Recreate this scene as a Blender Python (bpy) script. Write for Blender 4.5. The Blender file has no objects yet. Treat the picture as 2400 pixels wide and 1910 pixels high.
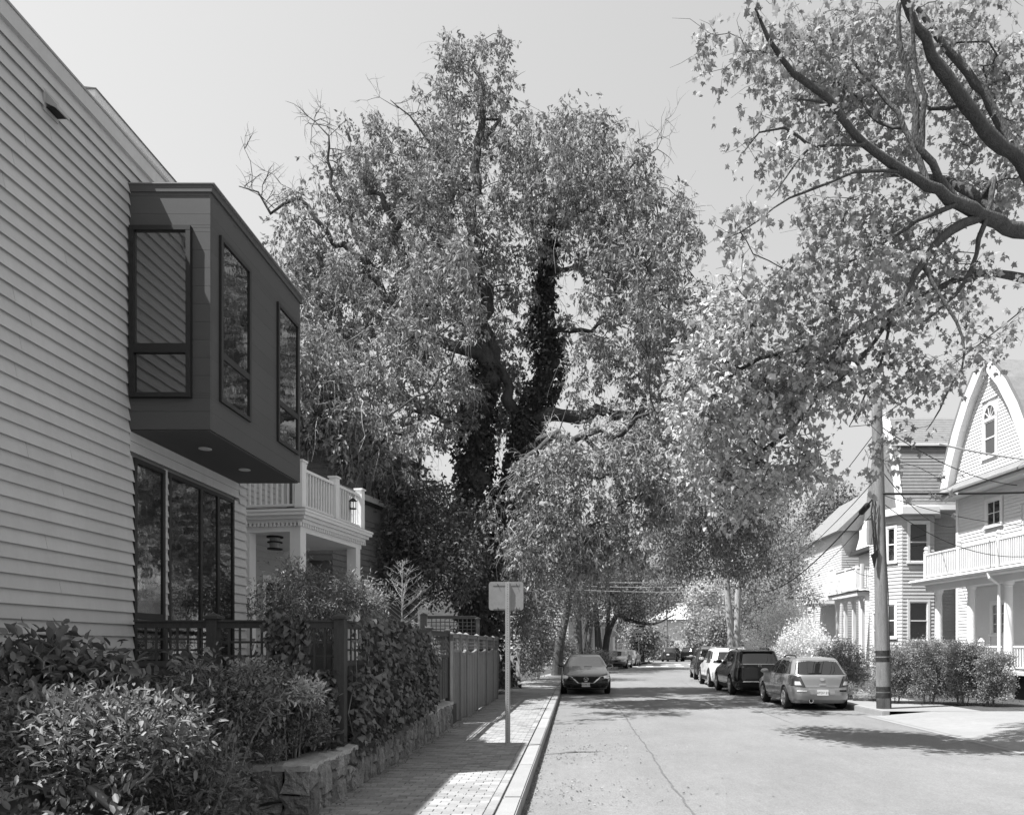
import bpy, bmesh, math, random
import numpy as np
from mathutils import Vector, Matrix, Euler

random.seed(7)
RNG = np.random.default_rng(7)
scene = bpy.context.scene
col = scene.collection

# ---------------------------------------------------------------- camera
F_PX, VPX, VPY, EYE = 1738.0, 1350.0, 1515.0, 1.75      # focal length and vanishing point in photo pixels (2400 x 1910)
cam_data = bpy.data.cameras.new('camera')
cam = bpy.data.objects.new('camera', cam_data)
col.objects.link(cam)
cam.location = (0, 0, EYE)
cam.rotation_euler = (math.pi / 2, 0, 0)
cam_data.sensor_width = 36.0
cam_data.sensor_fit = 'HORIZONTAL'
cam_data.lens = 36.0 * F_PX / 2400.0
cam_data.shift_x = 0.5 - VPX / 2400.0
cam_data.shift_y = (VPY - 955.0) / 2400.0
cam_data.clip_start = 0.05
cam_data.clip_end = 1500.0
scene.camera = cam

# ---------------------------------------------------------------- sky and sun
SUN_DIR = Vector((1.0, 0.40, -2.1)).normalized()
elev = math.asin(-SUN_DIR.z)
azim = math.atan2(-SUN_DIR.x, -SUN_DIR.y) % (2 * math.pi)
world = bpy.data.worlds.new('World')
scene.world = world
world.use_nodes = True
wn, wl = world.node_tree.nodes, world.node_tree.links
wn.clear()
sky = wn.new('ShaderNodeTexSky')
sky.sky_type = 'NISHITA'
sky.sun_disc = False
sky.sun_elevation = elev
sky.sun_rotation = azim
sky.air_density = 2.5
sky.dust_density = 0.6
# black and white film, sensitive to blue
bw = wn.new('ShaderNodeVectorMath'); bw.operation = 'DOT_PRODUCT'
bw.inputs[1].default_value = (0.0, 0.15, 0.85)
bg = wn.new('ShaderNodeBackground')
bg.inputs['Strength'].default_value = 0.073
wo = wn.new('ShaderNodeOutputWorld')
wl.new(sky.outputs[0], bw.inputs[0])
wl.new(bw.outputs['Value'], bg.inputs['Color'])
wl.new(bg.outputs[0], wo.inputs['Surface'])

sun_data = bpy.data.lights.new('sun', 'SUN')
sun_data.energy = 5.0
sun_data.angle = math.radians(0.53)
sun_data.color = (1.0, 1.0, 1.0)
sun = bpy.data.objects.new('sun', sun_data)
col.objects.link(sun)
sun.rotation_euler = SUN_DIR.to_track_quat('-Z', 'Y').to_euler()
sun.location = (-20, -5, 40)

scene.view_settings.view_transform = 'Standard'
scene.view_settings.look = 'None'
scene.view_settings.exposure = 1.05
scene.view_settings.gamma = 1.0
scene.view_settings.use_curve_mapping = False
scene.cycles.use_denoising = True
scene.cycles.max_bounces = 8
scene.cycles.transparent_max_bounces = 8

# ---------------------------------------------------------------- helpers
def at(x, y, D):
    "photo pixel + distance along the street -> point"
    return Vector(((x - VPX) / F_PX * D, D, EYE + (VPY - y) / F_PX * D))

def curve_x(D):
    "the street bends gently to the right"
    if D <= 27: return 0.0
    if D <= 55: return 0.0039 * (D - 27) ** 2
    return 0.0039 * 28 ** 2 + 0.2184 * (D - 55)

def tag(o, label=None, cat=None, group=None, kind=None):
    if label: o['label'] = label
    if cat: o['category'] = cat
    if group: o['group'] = group
    if kind: o['kind'] = kind
    return o

def thing(name, label, cat, loc=(0, 0, 0), group=None):
    o = bpy.data.objects.new(name, None)
    col.objects.link(o)
    o.location = loc
    o.empty_display_size = 0.2
    return tag(o, label, cat, group)

def attach(o, parent):
    if parent is not None:
        o.parent = parent
        if parent.type == 'EMPTY' and not parent.get('_local'):
            o.matrix_parent_inverse = Matrix.Translation(-Vector(parent.location))
    return o

def mesh_from(name, verts, faces, mat, smooth=False):
    me = bpy.data.meshes.new(name)
    me.from_pydata([tuple(v) for v in verts], [], [tuple(f) for f in faces])
    if mat: me.materials.append(mat)
    if smooth: me.shade_smooth()
    me.update()
    return me

def add(name, me, parent=None, matrix=None):
    o = bpy.data.objects.new(name, me)
    col.objects.link(o)
    attach(o, parent)
    if matrix is not None: o.matrix_basis = matrix
    return o

class MB:
    "collects boxes, tubes and strips into one mesh"
    def __init__(s): s.v = []; s.f = []
    def box(s, c, d, M=None):
        n = len(s.v)
        for i in (-.5, .5):
            for j in (-.5, .5):
                for k in (-.5, .5):
                    p = Vector((c[0] + i * d[0], c[1] + j * d[1], c[2] + k * d[2]))
                    s.v.append(M @ p if M else p)
        for f in ((0, 1, 3, 2), (4, 6, 7, 5), (0, 4, 5, 1), (2, 3, 7, 6), (0, 2, 6, 4), (1, 5, 7, 3)):
            s.f.append(tuple(n + i for i in f))
        return s
    def poly(s, pts, M=None):
        n = len(s.v)
        s.v += [M @ Vector(p) if M else Vector(p) for p in pts]
        s.f.append(tuple(range(n, n + len(pts))))
        return s
    def prism(s, pts, vec, M=None):
        "closed polygon pushed along vec"
        n = len(s.v); k = len(pts); vec = Vector(vec)
        a = [Vector(p) for p in pts]; b = [p + vec for p in a]
        s.v += [M @ p if M else p for p in a + b]
        s.f.append(tuple(range(n + k - 1, n - 1, -1)))
        s.f.append(tuple(range(n + k, n + 2 * k)))
        for i in range(k):
            j = (i + 1) % k
            s.f.append((n + i, n + j, n + k + j, n + k + i))
        return s
    def tube(s, pts, rad, sides=6, cap=True):
        pts = [Vector(p) for p in pts]
        if not hasattr(rad, '__len__'): rad = [rad] * len(pts)
        n0 = len(s.v); ref = None
        for i, p in enumerate(pts):
            t = (pts[min(i + 1, len(pts) - 1)] - pts[max(i - 1, 0)])
            t = t.normalized() if t.length > 1e-9 else Vector((0, 0, 1))
            if ref is None:
                ref = t.orthogonal().normalized()
            ref = (ref - t * ref.dot(t))
            ref = ref.normalized() if ref.length > 1e-6 else t.orthogonal().normalized()
            b = t.cross(ref)
            for k in range(sides):
                a = 2 * math.pi * k / sides
                s.v.append(p + (ref * math.cos(a) + b * math.sin(a)) * rad[i])
        for i in range(len(pts) - 1):
            for k in range(sides):
                a = n0 + i * sides + k; b_ = n0 + i * sides + (k + 1) % sides
                s.f.append((a, b_, b_ + sides, a + sides))
        if cap:
            s.f.append(tuple(n0 + k for k in range(sides - 1, -1, -1)))
            e = n0 + (len(pts) - 1) * sides
            s.f.append(tuple(e + k for k in range(sides)))
        return s
    def lathe(s, prof, sides=20, M=None):
        "profile of (radius, z) turned round z"
        n0 = len(s.v)
        for r, z in prof:
            for k in range(sides):
                a = 2 * math.pi * k / sides
                p = Vector((r * math.cos(a), r * math.sin(a), z))
                s.v.append(M @ p if M else p)
        for i in range(len(prof) - 1):
            for k in range(sides):
                a = n0 + i * sides + k; b = n0 + i * sides + (k + 1) % sides
                s.f.append((a, b, b + sides, a + sides))
        s.f.append(tuple(n0 + k for k in range(sides - 1, -1, -1)))
        e = n0 + (len(prof) - 1) * sides
        s.f.append(tuple(e + k for k in range(sides)))
        return s
    def build(s, name, mat, parent=None, smooth=False):
        return add(name, mesh_from(name, s.v, s.f, mat, smooth), parent)

_cubes = {}
def cube(name, mat, c, d, parent=None, M=None, rot=None):
    "a box-shaped piece; alike pieces share one unit mesh"
    if mat.name not in _cubes:
        _cubes[mat.name] = MB().box((0, 0, 0), (1, 1, 1)).build('tmp', mat).data
        o = bpy.data.objects.get('tmp'); bpy.data.objects.remove(o)
    m = Matrix.Translation(Vector(c))
    if rot: m = m @ Euler(rot).to_matrix().to_4x4()
    m = m @ Matrix.Diagonal((d[0], d[1], d[2], 1))
    if M is not None: m = M @ m
    return add(name, _cubes[mat.name], parent, m)

def facade(A, B, z=0.0):
    "frame with u from A to B (left to right seen from outside), v outward, w up"
    A = Vector((A[0], A[1], z)); B = Vector((B[0], B[1], z))
    u = (B - A).normalized(); w = Vector((0, 0, 1)); v = u.cross(w)
    M = Matrix((( u.x, v.x, w.x, A.x), (u.y, v.y, w.y, A.y), (u.z, v.z, w.z, A.z), (0, 0, 0, 1)))
    return M, (B - A).length

# ---------------------------------------------------------------- materials
_mats = {}
def mat(name, v, rough=0.8, spec=0.3, noise=None, var=0.0, bump=None, metal=0.0, stretch=None, coat=0.0, ior=None, island=0.0):
    m = bpy.data.materials.new(name); m.use_nodes = True
    nt = m.node_tree; N, L = nt.nodes, nt.links
    b = N['Principled BSDF']
    b.inputs['Roughness'].default_value = rough
    b.inputs['Specular IOR Level'].default_value = spec
    b.inputs['Metallic'].default_value = metal
    if coat: b.inputs['Coat Weight'].default_value = coat; b.inputs['Coat Roughness'].default_value = 0.04
    if ior: b.inputs['IOR'].default_value = ior
    geo = N.new('ShaderNodeNewGeometry')
    vec = geo.outputs['Position']
    if stretch:
        mp = N.new('ShaderNodeMapping'); mp.inputs['Scale'].default_value = stretch
        L.new(vec, mp.inputs['Vector']); vec = mp.outputs[0]
    cur = None
    def mul(a_sock, fac_sock):
        mm = N.new('ShaderNodeMath'); mm.operation = 'MULTIPLY'
        if a_sock is None: mm.inputs[0].default_value = v
        else: L.new(a_sock, mm.inputs[0])
        L.new(fac_sock, mm.inputs[1])
        return mm.outputs[0]
    for sc_, amt in (noise or []):
        t = N.new('ShaderNodeTexNoise'); t.inputs['Scale'].default_value = sc_; t.inputs['Detail'].default_value = 5
        t.inputs['Roughness'].default_value = 0.62
        L.new(vec, t.inputs['Vector'])
        r = N.new('ShaderNodeMapRange')
        r.inputs['From Min'].default_value = 0.25; r.inputs['From Max'].default_value = 0.75
        r.inputs['To Min'].default_value = 1 - amt; r.inputs['To Max'].default_value = 1 + amt
        L.new(t.outputs['Fac'], r.inputs['Value'])
        cur = mul(cur, r.outputs[0])
    if var or island:
        if var:
            oi = N.new('ShaderNodeObjectInfo'); src = oi.outputs['Random']; amt = var
        else:
            src = geo.outputs['Random Per Island']; amt = island
        r = N.new('ShaderNodeMapRange')
        r.inputs['To Min'].default_value = 1 - amt; r.inputs['To Max'].default_value = 1 + amt
        L.new(src, r.inputs['Value'])
        cur = mul(cur, r.outputs[0])
    if cur is not None:
        cc = N.new('ShaderNodeCombineColor')
        for i in range(3): L.new(cur, cc.inputs[i])
        L.new(cc.outputs[0], b.inputs['Base Color'])
    else:
        b.inputs['Base Color'].default_value = (v, v, v, 1)
    if bump:
        t = N.new('ShaderNodeTexNoise'); t.inputs['Scale'].default_value = bump[0]; t.inputs['Detail'].default_value = 6
        L.new(vec, t.inputs['Vector'])
        bp = N.new('ShaderNodeBump'); bp.inputs['Strength'].default_value = bump[1]
        bp.inputs['Distance'].default_value = bump[2] if len(bump) > 2 else 0.01
        L.new(t.outputs['Fac'], bp.inputs['Height']); L.new(bp.outputs[0], b.inputs['Normal'])
    return m

def leaf_mat(name, v, trans=0.35, gloss=0.12, var=0.45, rough=0.45):
    m = bpy.data.materials.new(name); m.use_nodes = True
    nt = m.node_tree; N, L = nt.nodes, nt.links
    N.clear()
    geo = N.new('ShaderNodeNewGeometry')
    r = N.new('ShaderNodeMapRange')
    r.inputs['To Min'].default_value = v * (1 - var); r.inputs['To Max'].default_value = v * (1 + var)
    L.new(geo.outputs['Random Per Island'], r.inputs['Value'])
    cc = N.new('ShaderNodeCombineColor')
    for i in range(3): L.new(r.outputs[0], cc.inputs[i])
    d = N.new('ShaderNodeBsdfDiffuse'); t = N.new('ShaderNodeBsdfTranslucent'); g = N.new('ShaderNodeBsdfGlossy')
    g.inputs['Roughness'].default_value = rough; g.inputs['Color'].default_value = (.5, .5, .5, 1)
    L.new(cc.outputs[0], d.inputs[0]); L.new(cc.outputs[0], t.inputs[0])
    m1 = N.new('ShaderNodeMixShader'); m1.inputs[0].default_value = trans
    L.new(d.outputs[0], m1.inputs[1]); L.new(t.outputs[0], m1.inputs[2])
    m2 = N.new('ShaderNodeMixShader'); m2.inputs[0].default_value = gloss
    L.new(m1.outputs[0], m2.inputs[1]); L.new(g.outputs[0], m2.inputs[2])
    o = N.new('ShaderNodeOutputMaterial'); L.new(m2.outputs[0], o.inputs[0])
    return m

m_asphalt = mat('asphalt', 0.175, 0.9, 0.2, noise=[(0.35, .13), (1.6, .10), (12, .10), (45, .22), (160, .25)], bump=(250, .4, .005), stretch=(1, .45, 1))
m_seam = mat('tar_seam', 0.115, 0.8, 0.2, noise=[(9, .3)])
m_paint = mat('road_paint', 0.62, 0.8, 0.2, noise=[(20, .25)])
m_concrete = mat('concrete', 0.24, 0.85, 0.2, noise=[(0.8, .10), (7, .08), (80, .08)], bump=(140, .2, .003))
m_kerb = mat('granite', 0.27, 0.8, 0.25, noise=[(3, .1), (120, .22)], var=0.08, bump=(120, .3, .004))
m_paver = mat('paver', 0.25, 0.88, 0.2, noise=[(1.1, .12), (40, .14)], var=0.22, bump=(160, .4, .003))
m_paver_far = mat('paver_field', 0.25, 0.88, 0.2, noise=[(1.1, .12), (40, .14)], island=0.22)
m_sand = mat('joint_sand', 0.11, 0.95, 0.1, noise=[(30, .3)])
m_soil = mat('soil', 0.07, 0.95, 0.1, noise=[(6, .4), (60, .35)], bump=(40, .6, .02))
m_lawn = mat('lawn', 0.11, 0.95, 0.1, noise=[(2, .3), (50, .4)], bump=(60, .6, .02))
m_stone = mat('fieldstone', 0.20, 0.9, 0.2, noise=[(4, .3), (18, .3), (70, .35)], var=0.35, bump=(16, 1.0, .05))
m_cap = mat('wall_cap', 0.36, 0.9, 0.2, noise=[(6, .25), (50, .2)], bump=(25, .7, .012))
m_mortar = mat('mortar', 0.07, 0.95, 0.1, noise=[(30, .3)])
m_clap = mat('painted_clapboard', 0.50, 0.62, 0.3, noise=[(1.6, .06), (9, .04), (45, .03)], var=0.05, stretch=(1, 1, .25), bump=(14, .12, .004))
m_wallcore = mat('wall_core', 0.25, 0.8, 0.2)
m_darkpanel = mat('dark_panel', 0.082, 0.7, 0.3, noise=[(1.2, .06), (60, .06)], var=0.06)
m_darktrim = mat('dark_trim', 0.02, 0.5, 0.4)
m_glass = mat('window_glass', 0.012, 0.02, 0.8, bump=(1.3, .12, .03), ior=2.1)
m_blind = mat('glass_over_blind', 0.05, 0.03, 0.9, bump=(1.0, .05, .02), ior=2.1)
m_porch = mat('porch_paint', 0.80, 0.6, 0.3, noise=[(3, .04)])
m_white = mat('white_paint', 0.74, 0.6, 0.3, noise=[(3, .04)])
m_whitesiding = mat('white_siding', 0.66, 0.65, 0.3, noise=[(1.0, .05), (25, .04)])
m_greysiding = mat('grey_shingle', 0.40, 0.85, 0.2, noise=[(2.0, .12), (30, .2)])
m_palesiding = mat('pale_siding', 0.50, 0.75, 0.2, noise=[(1.5, .06), (25, .08)])
m_darkshingle = mat('brown_shingle', 0.17, 0.9, 0.2, noise=[(3, .15), (30, .2)])
m_roof = mat('roof_shingle', 0.20, 0.9, 0.2, noise=[(4, .15), (40, .25)])
m_fence = mat('dark_stained_wood', 0.055, 0.75, 0.3, noise=[(4, .2), (30, .25)], var=0.12, stretch=(8, 8, 1))
m_fence2 = mat('weathered_wood', 0.18, 0.85, 0.2, noise=[(4, .2), (30, .25)], var=0.15, stretch=(8, 8, 1))
m_pole = mat('utility_pole_wood', 0.20, 0.85, 0.2, noise=[(1.2, .3), (9, .25), (40, .35)], stretch=(7, 7, .6), bump=(30, .5, .01))
m_galv = mat('galvanised_steel', 0.36, 0.5, 0.5, noise=[(8, .12), (60, .1)], metal=0.3)
m_alu = mat('sign_back', 0.25, 0.55, 0.4, noise=[(5, .1), (30, .08)], metal=0.25)
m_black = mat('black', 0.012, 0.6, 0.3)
m_wire = mat('cable', 0.03, 0.7, 0.3)
m_wire2 = mat('pale_cable', 0.45, 0.6, 0.3)
m_bark = mat('bark', 0.105, 0.95, 0.1, noise=[(3, .25), (25, .35)], stretch=(3, 3, .7), bump=(14, 1.0, .07))
m_bark2 = mat('pale_bark', 0.36, 0.95, 0.1, noise=[(3, .2), (25, .3)], stretch=(3, 3, .7), bump=(22, .8, .02))
m_twig = mat('twig', 0.22, 0.9, 0.1)

l_main = leaf_mat('tree_leaf', 0.265, trans=0.27, gloss=0.05, rough=.6, var=.5)
l_maple = leaf_mat('maple_leaf', 0.33, trans=0.36, gloss=0.04, var=.3, rough=.6)
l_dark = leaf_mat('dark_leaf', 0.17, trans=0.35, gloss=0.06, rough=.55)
l_mid = leaf_mat('mid_leaf', 0.29, trans=0.38, gloss=0.05, rough=.6)
l_light = leaf_mat('light_leaf', 0.48, trans=0.35, gloss=0.06)
l_pale = leaf_mat('blossom_leaf', 0.82, trans=0.4, gloss=0.04, var=.3)
l_ivy = leaf_mat('ivy_leaf', 0.07, trans=0.15, gloss=0.05, rough=.55)
l_bush = leaf_mat('shrub_leaf', 0.18, trans=0.25, gloss=0.04, rough=.5, var=.6)
# ================================================================ the setting: ground, road, pavements
tag(MB().poly([(-250, -60, -0.06), (250, -60, -0.06), (250, 420, -0.06), (-250, 420, -0.06)]).build('ground', m_lawn), kind='structure')

KL, KR = -0.574, 7.65          # kerb faces
def strip(name, m, x0, x1, d0, d1, z, step=1.0, bend=True, kind='structure', parent=None):
    n = max(2, int((d1 - d0) / step) + 1)
    v = []; f = []
    for i in range(n):
        D = d0 + (d1 - d0) * i / (n - 1); c = curve_x(D) if bend else 0
        a = x0(D) if callable(x0) else x0; b = x1(D) if callable(x1) else x1
        v += [(a + c, D, z), (b + c, D, z)]
        if i: f.append((2 * i - 2, 2 * i - 1, 2 * i + 1, 2 * i))
    o = add(name, mesh_from(name, v, f, m), parent)
    if kind: o['kind'] = kind
    return o
road = strip('road', m_asphalt, KL, KR + 0.6, -12, 84, 0.0)
cross = MB().poly([(-30, 84, 0.004), (70, 80, 0.004), (70, 92, 0.004), (-30, 95, 0.004)])
tag(cross.build('cross_street', m_asphalt), kind='structure')

# tar seams with wandering edges, each a sheet on the road
def seam(x, d0, d1, w):
    v = []; f = []; n = int((d1 - d0) / 0.12)
    for i in range(n + 1):
        D = d0 + (d1 - d0) * i / n
        c = x + 0.014 * math.sin(D * 1.1) + 0.008 * math.sin(D * 5.3) + random.uniform(-.010, .010) + curve_x(D)
        ww = w * random.uniform(.5, 1.2)
        v += [(c - ww, D, 0.004), (c + ww, D, 0.004)]
        if i: f.append((2 * i - 2, 2 * i - 1, 2 * i + 1, 2 * i))
    o = add('road_seam', mesh_from('road_seam', v, f, m_seam), road); return o
seam(1.22, 5.0, 30.0, 0.015)
seam(4.95, 17.0, 38.0, 0.012)
for D in (22.9,):
    cube('parking_tick', m_paint, (4.12, D, 0.005), (0.10, 1.1, 0.004), road)
for k in range(6):
    cube('crossing_stripe', m_paint, (5.2 + k * 1.35, 66.0, 0.005), (0.55, 2.2, 0.004), road)
    cube('crossing_stripe', m_paint, (5.9 + k * 1.35, 72.5, 0.005), (0.55, 2.0, 0.004), road)

# left pavement: bed, brick pavers one by one, concrete farther on
SW = 0.165
pav = MB().box((-1.67, 15.3, SW / 2 - 0.012), (1.80, 20.6, SW - 0.024)).build('pavement', m_sand)
pav['kind'] = 'structure'
bm = bmesh.new(); bmesh.ops.create_cube(bm, size=1)
for vv in bm.verts: vv.co = Vector((vv.co.x * .193, vv.co.y * .094, vv.co.z * .05))
bmesh.ops.bevel(bm, geom=bm.edges[:], offset=.004, segments=1, affect='EDGES')
brick_me = bpy.data.meshes.new('brick'); bm.to_mesh(brick_me); bm.free(); brick_me.materials.append(m_paver)
slots = []
r = 0; D = 6.5
while D < 25.4:
    x = -0.885 - (0.1 if r % 2 else 0.0)
    if r % 2: slots.append((-0.885 - 0.05 + .0, D, .5))
    while x - 0.2 > -2.56:
        slots.append((x - .1 if r % 2 == 0 else x - .1, D, 1)); x -= 0.2
    slots.append(((x - 2.56) / 2, D, (x + 2.56) / .2))
    D += 0.1; r += 1
D = 6.5
while D < 25.4:
    slots.append((-0.835, D + .05, 'b')); D += .2
slots = [s for s in slots if s[2] == 'b' or s[2] > .12]
slots.sort(key=lambda s: s[1])
far = MB()
for i, (x, D, k) in enumerate(slots):
    dz = random.uniform(-.002, .002); rz = random.uniform(-.012, .012)
    m4 = Matrix.Translation((x, D, SW - .025 + dz)) @ Euler((random.uniform(-.012, .012), random.uniform(-.008, .008), rz + (math.pi / 2 if k == 'b' else 0))).to_matrix().to_4x4()
    if k != 'b' and k != 1: m4 = m4 @ Matrix.Diagonal((k, 1, 1, 1))
    if i < 300: add('brick', brick_me, pav, m4)
    else: far.box((0, 0, 0), (.193, .094, .05), m4)
o = far.build('brick_field', m_paver_far, pav); o['kind'] = 'stuff'
strip('footway', m_concrete, -2.6, -0.775, 25.42, 84, SW - .004)
strip('front_yard', m_soil, -9.0, -2.6, 23.5, 84, 0.12)

kerb = strip('kerb', m_kerb, lambda D: KL - .19, lambda D: KL - .01, 4, 84, SW - .02)
D = 3.6
while D < 60:
    L_ = random.uniform(1.7, 2.5)
    mid = D + L_ / 2; h = SW + random.uniform(-.004, .004)
    ang = -math.atan2(curve_x(D + L_) - curve_x(D), L_)
    if D < 34:
        bm = bmesh.new(); bmesh.ops.create_cube(bm, size=1)
        for vv in bm.verts: vv.co = Vector((vv.co.x * .195, vv.co.y * (L_ - .022), vv.co.z * (h + .08)))
        bmesh.ops.bevel(bm, geom=bm.edges[:], offset=.014, segments=2, affect='EDGES')
        me = bpy.data.meshes.new('kerbstone'); bm.to_mesh(me); bm.free(); me.materials.append(m_kerb)
        add('kerbstone', me, kerb, Matrix.Translation((KL - .0975 + curve_x(mid), mid, (h - .08) / 2)) @ Matrix.Rotation(ang, 4, 'Z'))
    else:
        cube('kerbstone', m_kerb, (KL - .0975 + curve_x(mid), mid, (h - .08) / 2), (.195, L_ - .012, h + .08), kerb, rot=(0, 0, ang))
    D += L_

# right side: apron by the camera, pavement with kerb farther on
ap = MB()
ap.poly([(7.30, -10, .012), (8.9, -10, .13), (8.9, 18.6, .13), (7.45, 18.6, .012)])
ap.poly([(8.9, -10, .13), (30, -10, .16), (30, 18.6, .16), (8.9, 18.6, .13)])
tag(ap.build('driveway_apron', m_concrete), kind='structure')
tag(MB().poly([(7.12, -10, .006), (7.32, -10, .008), (7.47, 18.7, .008), (7.28, 18.7, .006)]).build('apron_edge', m_concrete), kind='structure')
strip('footway', m_concrete, KR + .17, 10.2, 18.55, 84, .135)
strip('front_yard', m_soil, 10.2, 34.0, 18.55, 84, .12)
kerb2 = strip('kerb', m_kerb, KR + .0, KR + .18, 18.7, 84, .12)
D = 18.5
while D < 50:
    L_ = random.uniform(1.6, 2.4); mid = D + L_ / 2
    ang = -math.atan2(curve_x(D + L_) - curve_x(D), L_)
    bm = bmesh.new(); bmesh.ops.create_cube(bm, size=1)
    for vv in bm.verts: vv.co = Vector((vv.co.x * .19, vv.co.y * (L_ - .015), vv.co.z * .24))
    bmesh.ops.bevel(bm, geom=bm.edges[:], offset=.02, segments=2, affect='EDGES')
    me = bpy.data.meshes.new('kerbstone'); bm.to_mesh(me); bm.free(); me.materials.append(m_kerb)
    add('kerbstone', me, kerb2, Matrix.Translation((KR + .09 + curve_x(mid), mid, .025)) @ Matrix.Rotation(ang + (random.uniform(-.02, .02)), 4, 'Z'))
    D += L_

# grit and fallen bits in the gutter, on the road and against the garden wall
gv, gf = [], []
def bit(x, y, z, s):
    n = len(gv); a = random.uniform(0, 6.28)
    for k in range(4):
        b = a + k * 1.57 + random.uniform(-.4, .4)
        gv.append((x + s * math.cos(b) * random.uniform(.5, 1), y + s * math.sin(b) * random.uniform(.5, 1), z + random.uniform(0, s * .8)))
    gf.append((n, n + 1, n + 2)); gf.append((n, n + 2, n + 3))
for i in range(1500):
    D = 6.5 + 20 * random.random() ** 1.5
    bit(KL + .01 + abs(random.gauss(0, .05)), D, .004, random.uniform(.006, .02))
for i in range(380):
    D = random.choice((8.4, 9.1, 11.6, 12.8, 14.6, 15.6)) + random.gauss(0, .25)
    bit(KL + .1 + abs(random.gauss(0, .8)), D, .004, random.uniform(.006, .022))
for i in range(900):
    D = random.uniform(6.6, 22)
    bit(-2.44 + abs(random.gauss(0, .07)), D, SW + .002, random.uniform(.006, .02))
for i in range(300):
    D = random.choice((9.2, 11.5, 12.9, 15.3)) + random.gauss(0, .5); bit(KL + .1 + abs(random.gauss(0, 1.0)), D, .004, random.uniform(.008, .03))
for i in range(350):
    bit(random.uniform(-2.4, -.8), random.uniform(6.6, 20), SW + .002, random.uniform(.005, .014))
tag(add('litter', mesh_from('litter', gv, gf, mat('dry_bits', .16, .9, .2, island=.85))), 'small dry bits and grit scattered along the gutter and pavement', 'litter', kind='stuff')

# garden bed behind the wall
gb = MB().box((-3.75, 11.3, .28), (2.46, 8.7, .55)).box((-3.8, 4.9, .09), (2.4, 3.9, .18))
tag(gb.build('garden_bed', m_soil), kind='structure')

# ================================================================ fieldstone garden wall
WX, W0, W1, WT = -2.47, 6.9, 14.75, 0.64
wall = thing('stone_wall', 'low dry-laid fieldstone garden wall with a pale cap beside the brick pavement', 'wall', (WX, W0, SW))
MB().box((WX - .17, (W0 + W1) / 2, .32), (.26, W1 - W0 - .08, .60)).build('core', m_mortar, wall)
MB().box((WX - .62, W0 + .17, .32), (.9, .26, .60)).build('core', m_mortar, wall)
def stone(poly, M, thick):
    "irregular stone: shrunken outline, chamfered and bulged face; poly in (u, w)"
    c = sum((Vector(p) for p in poly), Vector((0, 0))) / len(poly)
    ring0, ring1, ring2 = [], [], []
    bul = random.uniform(-.012, .022)
    for p in poly:
        p = Vector(p); d = (c - p)
        dl = d.length
        q0 = p + d * min(.35, .006 / max(dl, .01)); q1 = p + d * min(.5, .022 / max(dl, .01))
        q2 = p + d * .5
        ring0.append((q0.x, bul - .026 + random.uniform(-.010, .008), q0.y)); ring1.append((q1.x + random.uniform(-.006, .006), bul + random.uniform(-.012, .010), q1.y + random.uniform(-.006, .006))); ring2.append((q2.x + random.uniform(-.012, .012), bul + random.uniform(-.012, .020), q2.y + random.uniform(-.012, .012)))
    n = len(poly)
    v = [(p[0], -thick, p[2]) for p in ring0] + ring0 + ring1 + ring2 + [(c.x, bul + random.uniform(-.006, .018), c.y)]
    f = []
    for i in range(n):
        j = (i + 1) % n
        f += [(i, j, n + j, n + i), (n + i, n + j, 2 * n + j, 2 * n + i), (2 * n + i, 2 * n + j, 3 * n + j, 3 * n + i), (3 * n + i, 3 * n + j, 4 * n)]
    me = mesh_from('stone', [M @ Vector(p) for p in v], f, m_stone)
    add('stone', me, wall)
def stone_face(A, B, z0, z1, wlo, whi):
    M, L_ = facade(A, B)
    us = [0.0]
    while us[-1] < L_ - whi * .6: us.append(us[-1] + random.uniform(wlo, whi))
    us[-1] = L_
    n = len(us); H = z1 - z0
    def colpts(i):
        k = random.choice((1, 1, 2, 2)); cuts = sorted(random.uniform(.25, .75) for _ in range(k))
        if k == 2 and cuts[1] - cuts[0] < .2: cuts = [cuts[0]]
        return cuts
    cuts = [colpts(i) for i in range(n - 1)]
    jit = [[random.uniform(-.035, .035) for _ in range(5)] for _ in range(n)]
    for e in (0, n - 1): jit[e] = [0] * 5
    def edge_u(i, t):
        j = jit[i]; k = min(3, int(t * 4)); fr = t * 4 - k
        return us[i] + j[k] * (1 - fr) + j[k + 1] * fr
    for i in range(n - 1):
        lv = [0.0] + cuts[i] + [1.0]
        tl = [[t, t] if t in (0.0, 1.0) else [t + random.uniform(-.07, .07), t + random.uniform(-.07, .07)] for t in lv]
        top_j = random.uniform(-.02, .015)
        for a in range(len(lv) - 1):
            (l0, r0), (l1, r1) = tl[a], tl[a + 1]
            p = []
            def P(i_, t): return (edge_u(i_, min(max(t, 0), 1)), z0 + H * t + (top_j if t >= .999 else 0))
            p.append(P(i, l0)); p.append(((edge_u(i, l0) + edge_u(i + 1, r0)) / 2, z0 + H * (l0 + r0) / 2 + (0 if l0 == 0 else random.uniform(-.015, .015))))
            p.append(P(i + 1, r0)); p.append(P(i + 1, (r0 + r1) / 2)); p.append(P(i + 1, r1))
            p.append(((edge_u(i, l1) + edge_u(i + 1, r1)) / 2, z0 + H * (l1 + r1) / 2 + (0 if l1 == 1 else random.uniform(-.015, .015))))
            p.append(P(i, l1)); p.append(P(i, (l0 + l1) / 2))
            stone(p, M, .10)
stone_face((WX, W0), (WX, W1), SW - .03, WT - .02, .11, .24)
stone_face((WX - 1.05, W0), (WX, W0), SW - .03, WT - .02, .16, .30)
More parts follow.
